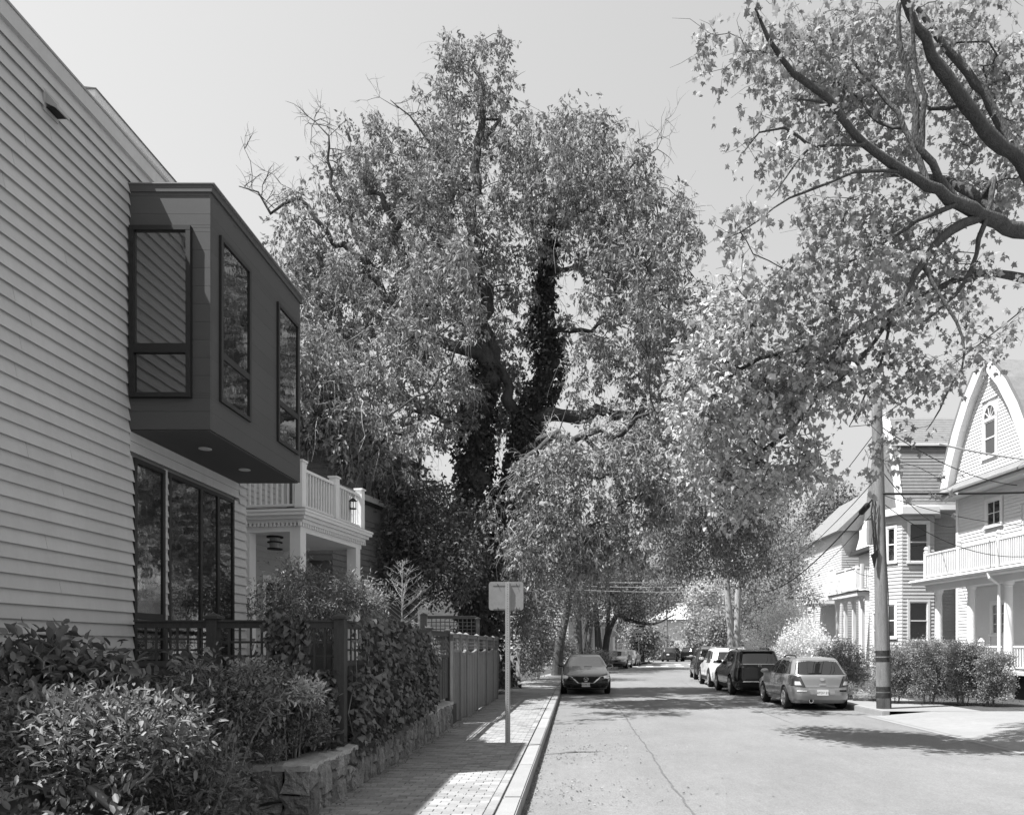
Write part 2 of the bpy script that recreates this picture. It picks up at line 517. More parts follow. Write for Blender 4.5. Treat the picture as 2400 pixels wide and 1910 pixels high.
# cap: uneven slabs of pale mortar and stone
y = W0 - .01
while y < W1:
    L_ = random.uniform(.35, .7); n = 7
    v = []; f = []
    for i in range(n):
        for j in range(5):
            edge = (i in (0, n - 1) or j in (0, 4))
            v.append((WX + .005 - j * .36 / 4 + random.uniform(-.02, .012) * (j == 0), y + (L_ - .012) * i / (n - 1) + random.uniform(-.008, .008), WT + (0.012 if not edge else 0) + random.uniform(-.008, .01)))
    for i in range(n - 1):
        for j in range(4):
            a = i * 5 + j; f.append((a, a + 5, a + 6, a + 1))
    k0 = len(v)
    per = [j for j in range(5)] + [i * 5 + 4 for i in range(1, n)] + [(n - 1) * 5 + j for j in (3, 2, 1, 0)] + [i * 5 for i in range(n - 2, 0, -1)]
    for p in per: v.append((v[p][0], v[p][1], WT - .05))
    for a in range(len(per)):
        b = (a + 1) % len(per); f.append((per[a], per[b], k0 + b, k0 + a))
    add('cap_slab', mesh_from('cap_slab', v, f, m_cap), wall)
    y += L_
cube('cap_slab', m_cap, (WX - .7, W0 + .16, WT - .022), (.66, .34, .05), wall, rot=(.01, .02, .01))

# ================================================================ near house, left
HX = -5.0; H0, H1 = 4.05, 11.2; HROOF = 7.31; EXPO = .1333
house = thing('clapboard_house', 'flat-roofed grey clapboard house with a dark boxed-out upper bay and black windows', 'house', (HX, H1, 0))
MB().box((-7.05, (H0 + H1) / 2, HROOF / 2 - .02), (4.0, H1 - H0 - .06, HROOF - .06)).build('wall', m_wallcore, house)
MB().box((-7.05, .3, 2.55), (4.1, 7.46, 5.1)).build('unseen_shade_block', m_clap, house)  # added block out of view, its height set to shade the lower corner shrubs
# glazed openings on the street wall: (D0, D1, z0, z1)
wins = [(8.345, 8.97, 1.05, 3.88), (9.05, 10.78, 1.05, 3.88)]
OB = (8.28, 10.96, 4.17, 6.89)     # bay
holes = wins + [(OB[0] - .005, OB[1] + .005, 3.93, OB[3])]
def clap(d0, d1, z0):
    if d1 - d0 < .02: return
    x = HX
    pr = [(x - .04, d0, z0 + .014), (x + .004, d0, z0 + .014), (x + .036, d0, z0 - .014), (x + .035, d0, z0 - .004), (x + .003, d0, z0 + EXPO + .02), (x - .04, d0, z0 + EXPO + .02)]
    MB().prism(pr, (0, d1 - d0, 0)).build('clapboard', m_clap, house)
z = HROOF - .10 - EXPO
while z > .3:
    iv = [(H0, H1)]
    for (a, b, c, d) in holes:
        if z + EXPO > c + .01 and z < d - .01:
            nv = []
            for (p, q) in iv:
                if b <= p or a >= q: nv.append((p, q)); continue
                if a > p: nv.append((p, a))
                if b < q: nv.append((b, q))
            iv = nv
    for (p, q) in iv:
        if q - p > 3 and random.random() < .6:
            j = random.uniform(p + 1, q - 1); clap(p, j - .002, z); clap(j + .002, q, z)
        else: clap(p, q, z)
    z -= EXPO
MB().box((HX + .012, (H0 + H1) / 2, HROOF - .035), (.075, H1 - H0 + .06, .15)).build('roof_fascia', m_clap, house)
MB().box((HX + .006, (H0 + H1) / 2, HROOF + .052), (.11, H1 - H0 + .08, .022)).build('roof_edging', mat('metal_edging', .3, .5, .4), house)
# band of smooth panel between windows and bay soffit
for (a, b) in ((OB[0], 10.2), (10.203, OB[1])):
    cube('panel', m_clap, (HX + .002, (a + b) / 2, 3.995), (.03, b - a, .11), house)
    cube('panel', m_clap, (HX + .002, (a + b) / 2, 4.112), (.03, b - a, .112), house)
cube('panel', m_clap, (HX + .004, 9.01, 2.5), (.03, .078, 2.8), house)
for zz in np.arange(1.2, 3.8, EXPO): cube('clapboard', m_clap, (HX + .018, 9.01, zz), (.012, .076, EXPO * .93), house, rot=(0, .07, 0))

def win_street(X, d0, d1, z0, z1, transoms=(), mull=(), glass=m_glass, fw=.05):
    "window in a wall facing the street: frame with bars, one pane child for each light"
    b = MB(); xm = X + .008
    b.box((xm, (d0 + d1) / 2, z0 + fw / 2), (.06, d1 - d0, fw)); b.box((xm, (d0 + d1) / 2, z1 - fw / 2), (.06, d1 - d0, fw))
    b.box((xm, d0 + fw / 2, (z0 + z1) / 2), (.058, fw, z1 - z0 - 2 * fw)); b.box((xm, d1 - fw / 2, (z0 + z1) / 2), (.058, fw, z1 - z0 - 2 * fw))
    ds = [d0 + fw] + sorted(mull) + [d1 - fw]; zs = [z0 + fw] + sorted(transoms) + [z1 - fw]
    for m_ in mull: b.box((xm, m_, (z0 + z1) / 2), (.056, .06, z1 - z0 - 2 * fw))
    for t in transoms: b.box((xm, (d0 + d1) / 2, t), (.054, d1 - d0 - 2 * fw, .075))
    w = b.build('window', m_darktrim, house)
    for i in range(len(ds) - 1):
        for j in range(len(zs) - 1):
            p = MB().poly([(X + .02, ds[i], zs[j]), (X + .02, ds[i + 1], zs[j]), (X + .02, ds[i + 1], zs[j + 1]), (X + .02, ds[i], zs[j + 1])])
            p.build('pane', glass, w)
    return w
win_street(HX, *wins[0], transoms=(2.10,))
win_street(HX, *wins[1], transoms=(), mull=(9.84, 10.31))
# the bay
OX = -4.09
oriel = MB().box(((HX + OX) / 2 - .04, (OB[0] + OB[1]) / 2, (OB[2] + OB[3]) / 2), (OX - HX - .0 + .04, OB[1] - OB[0] - .04, OB[3] - OB[2] - .04)).build('bay', m_darkpanel, house)
SWN = (-4.955, -4.276, 4.517, 6.417)          # side window x0,x1,z0,z1
FW_ = [(8.47, 9.255, 4.547, 6.447), (10.10, 10.85, 4.547, 6.447)]
rows_ = sorted(set([OB[2] + .2 * k for k in range(14)] + [SWN[2], SWN[3], FW_[0][2], FW_[0][3]]))
rows_ = [z for z in rows_ if z < OB[3] - .09] + [OB[3] - .075]
for zb, zt in zip(rows_, rows_[1:]):
    # camera-facing side
    segs = [(HX, OX + .012)]
    if zt > SWN[2] + .001 and zb < SWN[3] - .001: segs = [(HX, SWN[0]), (SWN[1], OX + .012)]
    for (a, b) in segs:
        if b - a > .01:
            cube('board', m_darkpanel, ((a + b) / 2, OB[0] + .004, (zb + zt) / 2), (b - a, .032, zt - zb - .0025), oriel)
    # street side
    iv = [(OB[0] + .022, OB[1])]
    for (a, b, c, d) in FW_:
        if zt > c + .001 and zb < d - .001:
            nv = []
            for (p, q) in iv:
                if b <= p or a >= q: nv.append((p, q)); continue
                if a > p: nv.append((p, a))
                if b < q: nv.append((b, q))
            iv = nv
    for (p, q) in iv:
        cube('board', m_darkpanel, (OX - .003, (p + q) / 2, (zb + zt) / 2), (.03, q - p, zt - zb - .0012), oriel)
cube('soffit_panel', m_darkpanel, ((HX + OX) / 2, (OB[0] + OB[1]) / 2, OB[2] + .002), (OX - HX - .03, OB[1] - OB[0] - .03, .03), oriel)
MB().box((OX - .44, (OB[0] + OB[1]) / 2, OB[3] - .035), (.95, OB[1] - OB[0] + .05, .085)).build('coping', m_darkpanel, house)
MB().box((OX - .43, (OB[0] + OB[1]) / 2, OB[3] + .012), (.99, OB[1] - OB[0] + .07, .012)).build('coping_edge', mat('bay_metal_edge', .25, .5, .4), house)
for a, b, c, d in FW_: win_street(OX + .005, a, b, c, d, transoms=(5.09,))
# side window
b = MB(); y = OB[0] - .022; fw = .05
x0, x1, z0, z1 = SWN
b.box(((x0 + x1) / 2, y, z0 + fw / 2), (x1 - x0, .09, fw)); b.box(((x0 + x1) / 2, y, z1 - fw / 2), (x1 - x0, .09, fw))
b.box((x0 + fw / 2, y, (z0 + z1) / 2), (fw, .088, z1 - z0 - 2 * fw)); b.box((x1 - fw / 2, y, (z0 + z1) / 2), (fw, .088, z1 - z0 - 2 * fw))
b.box(((x0 + x1) / 2, y, 5.06), (x1 - x0 - 2 * fw, .086, .10))
w = b.build('window', m_darktrim, house)
MB().poly([(x0 + fw, y - .01, 5.11), (x1 - fw, y - .01, 5.11), (x1 - fw, y - .01, z1 - fw), (x0 + fw, y - .01, z1 - fw)]).build('pane', m_blind, w)
MB().poly([(x0 + fw, y - .01, z0 + fw), (x1 - fw, y - .01, z0 + fw), (x1 - fw, y - .01, 5.01), (x0 + fw, y - .01, 5.01)]).build('pane', m_glass, w)
for (lx, ly) in ((-4.51, 9.02), (-4.51, 10.09)):
    MB().lathe([(.075, OB[2] - .022), (.075, OB[2] - .014), (.05, OB[2] - .012)], 20).build('downlight', mat('lamp_trim', .55, .5, .3), house).location = (lx, ly, 0)
# exhaust hood high on the wall
v = MB()
vc = Vector((HX + .02, 7.02, 6.86))
v.box(vc, (.03, .20, .20))
v.prism([(vc.x + .01, vc.y - .085, vc.z + .09), (vc.x + .13, vc.y - .085, vc.z - .05), (vc.x + .13, vc.y - .085, vc.z - .08), (vc.x + .01, vc.y - .085, vc.z - .02)], (0, .17, 0))
v.build('exhaust_hood', mat('vent_paint', .38, .6, .3), house)
MB().box((vc.x + .07, vc.y, vc.z - .062), (.10, .15, .012)).build('exhaust_flap', m_black, house)

# ---- older house behind it: only its moulded eave shows above the flat roof
oh = thing('old_house', 'older tall house with moulded pale eaves rising behind the flat roof', 'house', (-10.5, 16, 0))
EX, E0, E1, EZ = -7.0, 10.8, 16.6, 9.86
MB().box((-11.2, (E0 + E1) / 2 + .2, 4.8), (7.4, E1 - E0 - .8, 9.6)).build('wall', m_palesiding, oh)
for k, (dx, z0, z1) in enumerate(((0, EZ - .10, EZ), (.09, EZ - .2, EZ - .102), (.2, EZ - .3, EZ - .202), (.38, EZ - .62, EZ - .302))):
    MB().box((EX - dx - 3.9, (E0 + E1) / 2 + dx * .5, (z0 + z1) / 2), (7.8, E1 - E0 - dx * 1.5, z1 - z0)).build('cornice', m_white if k != 3 else m_palesiding, oh)
MB().prism([(EX + .03, E0 - .03, EZ + .002), (EX - 8, E0 - .03, EZ + .002), (EX - 4, E0 - .03, EZ + .5)], (0, E1 - E0, 0)).build('roof', m_roof, oh)
# ================================================================ fences on the left
def cap_post(name, m, x, y, z0, z1, s, parent, cap=True):
    b = MB().box((x, y, (z0 + z1) / 2), (s, s, z1 - z0))
    if cap:
        b.box((x, y, z1 + .012), (s + .05, s + .05, .028))
        n = len(b.v); h = s / 2 + .018
        b.v += [Vector((x - h, y - h, z1 + .0265)), Vector((x + h, y - h, z1 + .0265)), Vector((x + h, y + h, z1 + .0265)), Vector((x - h, y + h, z1 + .0265)), Vector((x, y, z1 + .07))]
        b.f += [(n, n + 1, n + 4), (n + 1, n + 2, n + 4), (n + 2, n + 3, n + 4), (n + 3, n, n + 4), (n + 3, n + 2, n + 1, n)]
    return b.build(name, m, parent)
def fence_run(parent, m, A, B, zb, zr, zt, boards=True, cell=.115, rows=3, bw=.1, post=.1, top=True, sag=0.0):
    "framed panel between two posts: rails, lattice strips, boards, each its own piece"
    M, L_ = facade(A, B)
    if top: cube('rail', m, (L_ / 2, 0, zt - .03), (L_ - post, .05, .07), parent, M); cube('cap_rail', m, (L_ / 2, 0, zt + .014), (L_ - post, .09, .02), parent, M)
    nseg = 1 if not sag else 6
    for s in range(nseg):
        u0 = post / 2 + (L_ - post) * s / nseg; u1 = post / 2 + (L_ - post) * (s + 1) / nseg
        t = ((s + .5) / nseg - .5) * 2
        cube('rail', m, ((u0 + u1) / 2, 0, zr - sag * (1 - t * t)), (u1 - u0, .06, .06), parent, M, rot=(0, -sag * 2 * t * 2 / L_, 0) if sag else None)
    n = max(2, int(round((L_ - post) / cell)))
    for i in range(1, n):
        u = post / 2 + (L_ - post) * i / n
        cube('lattice_strip', m, (u, .006, (zr + .03 + zt - .065) / 2), (.022, .014, zt - .065 - zr - .03), parent, M)
    for j in range(1, rows):
        zz = zr + .03 + (zt - .065 - zr - .03) * j / rows
        cube('lattice_strip', m, (L_ / 2, -.008, zz), (L_ - post, .014, .024), parent, M)
    if boards:
        nb = int((L_ - post) / bw)
        for i in range(nb):
            u = post / 2 + (L_ - post) * (i + .5) / nb; t = (u / L_ - .5) * 2
            top_z = zr - .03 - sag * (1 - t * t)
            cube('fence_board', m, (u, random.uniform(-.004, .004), (zb + top_z) / 2), ((L_ - post) / nb - .006, .022, top_z - zb), parent, M)

FX = -2.62
df = thing('lattice_fence', 'dark stained wooden fence with lattice top turning the garden corner above the stone wall', 'fence', (FX, 8.25, WT))
for (x, y) in ((FX, 8.25), (-4.03, 8.25), (FX, 10.7), (FX, 13.2), (FX, 15.15)):
    cap_post('post', m_fence, x, y, .5 if y < 8.3 else WT + .01, 2.06, .115 if y < 9 else .09, df)
fence_run(df, m_fence, (-4.95, 8.25), (-4.03, 8.25), .7, 1.56, 2.02)
fence_run(df, m_fence, (-4.03, 8.25), (-3.32, 8.25), .7, 1.46, 2.02)
fence_run(df, m_fence, (-3.32, 8.25), (FX, 8.25), .7, 1.46, 2.02)
fence_run(df, m_fence, (FX, 8.25), (FX, 10.7), .72, 1.56, 2.02, cell=.16)
fence_run(df, m_fence, (FX, 10.7), (FX, 13.2), .72, 1.56, 2.02, cell=.3)
fence_run(df, m_fence, (FX, 13.2), (FX, 15.15), .72, 1.56, 2.02, cell=.4)

lf = thing('board_fence', 'weathered pale board fence with scalloped lattice top beside the brick pavement', 'fence', (-2.55, 15.5, SW))
ys = [15.35, 15.9, 16.75, 18.4, 20.1, 21.6, 22.6]
for i, y in enumerate(ys):
    x = FX + .03 + .09 * (i > 0) + (y - 15.9) * .012 * (y > 15.9)
    cap_post('post', m_fence2, x, y, SW - .05, 2.0, .10, lf)
    if i:
        fence_run(lf, m_fence2, (xp, yp), (x, y), SW + .03, 1.66, 2.0, cell=.22, rows=3, sag=.07 if i > 1 else 0)
    xp, yp = x, y
bl = thing('lattice_screen', 'grey square-lattice screen standing across the garden behind the board fence', 'fence', (-3.6, 21.5, 0))
cap_post('post', m_fence2, -4.42, 21.5, 0, 2.66, .16, bl); cap_post('post', m_fence2, -2.85, 21.5, 0, 2.55, .10, bl)
fence_run(bl, m_fence2, (-4.36, 21.5), (-2.85, 21.5), .2, 2.02, 2.62, cell=.13, rows=5)
st = thing('stockade_fence', 'pointed picket stockade fence glimpsed through the lattice of the dark fence', 'fence', (-4.0, 19.2, 0))
for i in range(22):
    x = -5.4 + i * .105
    b = MB().prism([(x - .045, 19.2, .1), (x + .045, 19.2, .1), (x + .045, 19.2, 1.86), (x, 19.2, 1.93), (x - .045, 19.2, 1.86)], (0, .02, 0))
    b.build('picket', m_fence2, st)

# ================================================================ sign on a perforated post, seen from the back
sg = thing('street_sign', 'blank back of a small rounded metal sign on a perforated steel post', 'sign', (-1.09, 11.84, SW))
pz = 2.785
b = MB()
b.box((-1.09, 11.82, (SW + pz) / 2 - .1), (.036, .006, pz - SW + .2))
for s in (-1, 1):
    b.box((-1.09 + s * .021, 11.833, (SW + pz) / 2 - .1), (.006, .034, pz - SW + .2)); b.box((-1.09 + s * .031, 11.849, (SW + pz) / 2 - .1), (.018, .004, pz - SW + .2))
b.build('post', m_galv, sg)
h = MB(); z = SW + .06
while z < pz - .02:
    h.lathe([(.0055, 0), (.0055, .0015)], 8, Matrix.Translation((-1.09, 11.8168, z)) @ Matrix.Rotation(math.pi / 2, 4, 'X')); z += .0254 * 1.5
h.build('post_holes', m_black, sg)['kind'] = 'stuff'
pw, ph, r = .554, .456, .045
cx, cz = -1.117, pz - ph / 2 + .003
pts = []
for (sx, sz, a0) in ((1, 1, 0), (-1, 1, 90), (-1, -1, 180), (1, -1, 270)):
    for k in range(5):
        a = math.radians(a0 + k * 22.5)
        pts.append((cx + sx * (pw / 2 - r) + r * math.cos(a), 11.856, cz + sz * (ph / 2 - r) + r * math.sin(a)))
MB().prism(pts, (0, .003, 0)).build('sign_plate', m_alu, sg)
for zz in (cz + ph * .40, cz - ph * .42):
    cube('backing_strip', m_alu, (cx, 11.853, zz), (.42, .004, .035), sg)
    for dx in (-.135, .165):
        MB().tube([(cx + dx, 11.848, zz + .01), (cx + dx + .012, 11.842, zz - .03)], .0045, 6).build('bolt', m_black, sg)

# ================================================================ generic house pieces
def siding(name, m, M, u0, u1, z0, z1, ex, parent, holes=(), top=None, v0=0.0, proud=.026):
    "lapped courses as real wedges, left out over openings; top(u0,u1,z) may clip a course"
    b = MB(); z = z0
    while z < z1 - .01:
        zt = min(z + ex, z1)
        a0, a1 = (u0, u1) if top is None else top(u0, u1, (z + zt) / 2)
        iv = [(a0, a1)]
        for (a, b_, c, d) in holes:
            if zt > c + .01 and z < d - .01:
                nv = []
                for (p, q) in iv:
                    if b_ <= p or a >= q: nv.append((p, q)); continue
                    if a > p: nv.append((p, a))
                    if b_ < q: nv.append((b_, q))
                iv = nv
        for (p, q) in iv:
            if q - p > .03:
                b.prism([(p, v0 - .02, z - .008), (p, v0 + proud, z - .008), (p, v0 + .002, zt + .006), (p, v0 - .02, zt + .006)], (q - p, 0, 0), M)
        z += ex
    o = b.build(name, m, parent); o['kind'] = 'stuff'
    return o
def window(M, u, z, w, h, parent, trim=m_white, glass=m_glass, v=0.0, cas=.11, sash=True, grid=None, sill=True):
    b = MB()
    b.box((u, v + .02, z + h / 2 + cas / 2), (w + 2 * cas, .05, cas), M); 
    b.box((u - w / 2 - cas / 2, v + .02, z), (cas, .048, h), M); b.box((u + w / 2 + cas / 2, v + .02, z), (cas, .048, h), M)
    b.box((u, v + .035, z - h / 2 - .04), (w + 2 * cas + .06, .09, .08), M)
    if sash: b.box((u, v + .006, z + .02), (w, .04, .05), M)
    for s in (-1, 1): b.box((u + s * (w / 2 - .02), v + .004, z), (.04, .036, h), M)
    b.box((u, v + .004, z + h / 2 - .025), (w - .08, .036, .05), M); b.box((u, v + .004, z - h / 2 + .03), (w - .08, .036, .06), M)
    if grid:
        nu, nz = grid
        for i in range(1, nu): b.box((u - w / 2 + w * i / nu, v - .002, z), (.025, .03, h), M)
        for j in range(1, nz): b.box((u, v - .003, z - h / 2 + h * j / nz), (w, .03, .025), M)
    o = b.build('window', trim, parent)
    n = 2 if sash else 1
    for k in range(n):
        za = z - h / 2 + h * k / n; zb = z - h / 2 + h * (k + 1) / n
        MB().poly([(u - w / 2, v - .008, za), (u + w / 2, v - .008, za), (u + w / 2, v - .008, zb), (u - w / 2, v - .008, zb)], M).build('pane', glass, o)
    return o
def balustrade(M, u0, u1, v, z0, z1, parent, gap=.115, m=m_white, along='u', bs=.035):
    L_ = u1 - u0; n = max(2, int(L_ / gap))
    P = (lambda a: (a, v)) if along == 'u' else (lambda a: (v, a))
    D = (lambda a, b: (a, b)) if along == 'u' else (lambda a, b: (b, a))
    mid = P((u0 + u1) / 2)
    cube('top_rail', m, (mid[0], mid[1], z1 - .03), (*D(L_, .075), .06), parent, M)
    cube('bottom_rail', m, (mid[0], mid[1], z0 + .04), (*D(L_, .06), .05), parent, M)
    for i in range(n):
        p = P(u0 + L_ * (i + .5) / n)
        cube('baluster', m, (p[0], p[1], (z0 + z1) / 2), (bs, bs, z1 - z0 - .125), parent, M)
def column(x, y, z0, z1, r, parent, M, m=m_white):
    b = MB()
    p = M @ Vector((x, y, 0)); T = Matrix.Translation((p.x, p.y, 0))
    b.lathe([(r * 1.35, z0), (r * 1.35, z0 + .06), (r * 1.12, z0 + .09), (r, z0 + .16), (r * 1.02, z0 + (z1 - z0) * .35), (r * .86, z1 - .2), (r * .86, z1 - .17), (r * 1.0, z1 - .15), (r * .9, z1 - .12), (r * 1.2, z1 - .07), (r * 1.2, z1)], 24, T)
    o = b.build('column', m, parent, True)
    o.data.set_sharp_from_angle(angle=math.radians(40))
    return o

# ================================================================ neighbour house with porch and balcony (left)
ph_ = thing('porch_house', 'pale house with square-post porch, dentil eave and white balcony above it', 'house', (-6.5, 16.5, 0))
Mp, Lp = facade((-5.48, 15.0), (-5.0, 18.2))
ez = 4.53
# porch roof slab, crown moulding, frieze with dentils
for (o_, z0, z1) in ((0.02, ez - .03, ez + .02), (0, ez - .10, ez - .031), (-.06, ez - .17, ez - .101), (-.12, ez - .24, ez - .171)):
    MB().box((Lp / 2, -1.2 + o_ / 2, (z0 + z1) / 2), (Lp + 2 * o_, 2.4 + o_, z1 - z0), Mp).build('eave_moulding', m_porch, ph_)
MB().box((Lp / 2, -1.25, ez - .33), (Lp - .36, 2.1, .17), Mp).build('frieze', m_porch, ph_)
dn = MB()
for i in range(32): dn.box((.10 + i * (Lp - .2) / 31, -.17, ez - .275), (.05, .06, .075), Mp)
for i in range(24): dn.box((.155, -.2 - i * .09, ez - .275), (.06, .05, .075), Mp)
dn.build('dentils', m_porch, ph_)['kind'] = 'stuff'
MB().box((Lp / 2, -1.2, ez + .035), (Lp - .1, 2.3, .03), Mp).build('balcony_deck', m_darktrim, ph_)
for (u, v) in ((.30, -.32), (Lp - .35, -.32), (.30, -1.45)):
    MB().box((u, v, 2.5), (.23, .23, 3.34), Mp).build('porch_post', m_porch, ph_)
MB().box((Lp / 2, -1.1, .80), (Lp - .1, 2.2, .14), Mp).build('porch_floor', m_palesiding, ph_)
MB().box((Lp / 2, -.15, .37), (Lp - .2, .05, .72), Mp).build('porch_skirt', m_porch, ph_)
# balcony posts and balusters
bz0, bz1 = ez + .05, ez + .96
for (u, v) in ((.22, -.22), (1.7, -.22), (Lp - .22, -.22), (.22, -2.0)):
    cube('balcony_post', m_porch, (u, v, (bz0 + bz1) / 2 + .02), (.17, .17, bz1 - bz0 + .06), ph_, Mp); cube('post_cap', m_porch, (u, v, bz1 + .065), (.22, .22, .04), ph_, Mp)
balustrade(Mp, .31, 1.61, -.22, bz0 + .04, bz1 - .06, ph_, m=m_porch)
balustrade(Mp, 1.79, Lp - .31, -.22, bz0 + .04, bz1 - .06, ph_, m=m_porch)
balustrade(Mp, -1.9, -.31, .22, bz0 + .04, bz1 - .06, ph_, along='v', m=m_porch)
# walls: ground floor behind the porch, upper floor, tall shingled block
MB().box((Lp / 2 + .6, -4.2, 2.2), (Lp + 1.0, 4.0, 4.2), Mp).build('wall', m_palesiding, ph_)
MB().box((Lp / 2 + .4, -4.4, 5.6), (Lp + .4, 3.6, 2.6), Mp).build('upper_wall', m_palesiding, ph_)
siding('siding', m_palesiding, Mp, .1, Lp + 1.1, .9, 4.2, .14, ph_, holes=((.35, 1.45, .9, 3.6), (2.05, 2.95, .9, 3.4)), v0=-2.2)
siding('siding', m_palesiding, Mp, .2, Lp + .4, 4.55, 6.9, .13, ph_, holes=((.5, 1.2, 4.5, 6.5),), v0=-2.6)
for (u0, u1, zt) in ((.4, 1.4, 3.5), (2.1, 2.9, 3.3)):
    b = MB(); c = (u0 + u1) / 2
    b.box((c, -2.16, zt + .06), (u1 - u0 + .24, .08, .14), Mp); b.box((u0 - .06, -2.16, (.9 + zt) / 2), (.12, .08, zt - .9), Mp); b.box((u1 + .06, -2.16, (.9 + zt) / 2), (.12, .08, zt - .9), Mp); b.box((c + .05, -2.17, (.9 + zt) / 2), (.06, .06, zt - .9), Mp)
    d = b.build('door', m_porch, ph_)
    MB().poly([(u0, -2.18, .9), (u1, -2.18, .9), (u1, -2.18, zt), (u0, -2.18, zt)], Mp).build('pane', m_glass, d)
window(Mp, .85, 5.6, .5, 1.5, ph_, v=-2.6)
# taller shingled body to the rear
Mt, Lt = facade((-6.35, 19.3), (-5.2, 24.3))
MB().box((Lt / 2, -2.5, 3.8), (Lt, 5.0, 7.6), Mt).build('shingled_wall', m_darkshingle, ph_)
siding('shingles', m_darkshingle, Mt, 0, Lt, 1.0, 7.6, .16, ph_, holes=((1.6, 2.6, 5.5, 7.2),))
Ms, Ls = facade((-9.5, 19.3), (-6.35, 19.3))
siding('shingles', m_darkshingle, Ms, 0, Ls, 4.0, 7.6, .16, ph_)
MB().box((Lt / 2, -2.5, 5.95), (Lt + .14, 5.14, .16), Mt).build('water_table', m_palesiding, ph_)
window(Mt, 2.1, 6.6, .8, 1.5, ph_, trim=m_darktrim)
MB().prism([(-.3, .3, 7.6), (-.3, -5.3, 7.6), (-.3, -2.5, 8.8)], (Lt + .6, 0, 0), Mt).build('roof', m_roof, ph_)
# lamp under the porch ceiling
lamp = thing('ceiling_lamp', 'black caged lantern fixed under the porch ceiling', 'lamp', tuple(Mp @ Vector((.75, -1.1, ez - .42))))
b = MB(); c = Mp @ Vector((.75, -1.1, 0))
T = Matrix.Translation((c.x, c.y, 0))
MB().lathe([(.17, ez - .45), (.17, ez - .42)], 16, T).build('top_plate', m_black, lamp); MB().lathe([(.11, ez - .68), (.11, ez - .45)], 16, T).build('glass_shade', mat('lamp_glass', .35, .3, .5), lamp)
for zz in (ez - .56, ez - .70): MB().lathe([(.155, zz), (.155, zz + .025)], 16, T).build('ring', m_black, lamp)
ln = thing('hanging_lantern', 'small black lantern hanging against the white balcony balusters', 'lantern', tuple(Mp @ Vector((2.45, -.02, 5.0))))
c = Mp @ Vector((2.45, -.13, 0)); T = Matrix.Translation((c.x, c.y, 0))
b = MB().lathe([(.10, 5.17), (.03, 5.23), (.01, 5.26)], 8, T)
for k in range(4):
    a = k * math.pi / 2 + .3; b.tube([(c.x + .07 * math.cos(a), c.y + .07 * math.sin(a), 5.0), (c.x + .07 * math.cos(a), c.y + .07 * math.sin(a), 5.17)], .006, 5)
b.lathe([(.085, 4.98), (.085, 5.0)], 8, T); b.build('frame', m_black, ln)
MB().tube([(c.x, c.y, 5.26), (c.x, c.y, 5.36)], .004, 5).build('hook', m_black, ln)

# farther house on the left: pale gable between the branches
fh = thing('gabled_house', 'pale shingled house gable showing through the tree beyond the porch house', 'house', (-9.5, 43, 0))
Mg, Lg = facade((-9.2, 40.0), (-7.2, 48.0))
MB().box((Lg / 2, -4, 5.0), (Lg, 8, 10.0), Mg).build('wall', m_palesiding, fh)
siding('siding', m_palesiding, Mg, 0, Lg, .5, 10, .2, fh)
Mg2, Lg2 = facade((-15, 39.98), (-9.2, 40.0))
siding('siding', m_palesiding, Mg2, 0, Lg2, .5, 10, .2, fh)
MB().prism([(-.4, .5, 10), (-.4, -8.5, 10), (-.4, -4, 15)], (Lg + .8, 0, 0), Mg).build('roof', mat('pale_roof', .35, .9, .2, noise=[(20, .2)]), fh)
# ================================================================ right-hand houses
# --- white house with columned porch and balcony
w1 = thing('white_porch_house', 'white clapboard house with arched gable window, round porch columns and long balcony', 'house', (14.5, 25.5, 0))
M1, L1 = facade((12.7, 27.8), (13.4, 20.5))
e1 = 4.2
MB().box((L1 / 2, -1.15, e1 - .10), (L1 + .1, 2.5, .16), M1).build('porch_roof', m_white, w1)
MB().box((L1 / 2 - .02, -1.12, e1 - .004), (L1 + .2, 2.52, .03), M1).build('roof_membrane', m_darktrim, w1)
MB().tube([M1 @ Vector((-.08, .13, e1 - .06)), M1 @ Vector((L1, .13, e1 - .06))], .065, 10).build('gutter', m_white, w1)
MB().box((L1 / 2, -.42, e1 - .29), (L1 - .4, .22, .22), M1).build('porch_beam', m_white, w1); MB().box((L1 / 2, -1.3, e1 - .20), (L1 - .3, 2.0, .03), M1).build('porch_ceiling', m_white, w1)
for u in (.85, 2.75, 4.62, 6.5): column(u, -.42, 1.0, e1 - .40, .135, w1, M1)
for u in (.85, 2.75, 4.62, 6.5): cube('pedestal', m_white, (u, -.42, .56), (.40, .40, .88), w1, M1)
MB().box((L1 / 2, -1.25, .93), (L1 - .2, 2.3, .10), M1).build('porch_floor', m_palesiding, w1)
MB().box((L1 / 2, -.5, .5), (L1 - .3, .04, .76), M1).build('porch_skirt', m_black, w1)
balustrade(M1, 4.85, 6.3, -.42, 1.06, 1.78, w1); balustrade(M1, 2.95, 4.42, -.42, 1.06, 1.78, w1)
p = M1 @ Vector((4.05, .1, 0)); b = MB().lathe([(.08, .3), (.08, 1.72), (.12, 1.74), (.12, 1.8), (.06, 1.83), (.1, 1.92), (.02, 2.02)], 12, Matrix.Translation((p.x, p.y, 0))); b.build('newel', m_white, w1)
MB().tube([M1 @ Vector((4.42, .13, e1 - .12)), M1 @ Vector((4.44, .1, e1 - .28)), M1 @ Vector((4.45, -.22, e1 - .5)), M1 @ Vector((4.45, -.22, .35))], .05, 8).build('downspout', m_white, w1)
MB().tube([M1 @ Vector((4.45, -.22, .38)), M1 @ Vector((4.15, .3, .28)), M1 @ Vector((3.7, .7, .24))], .06, 8).build('drain_hose', m_darktrim, w1)
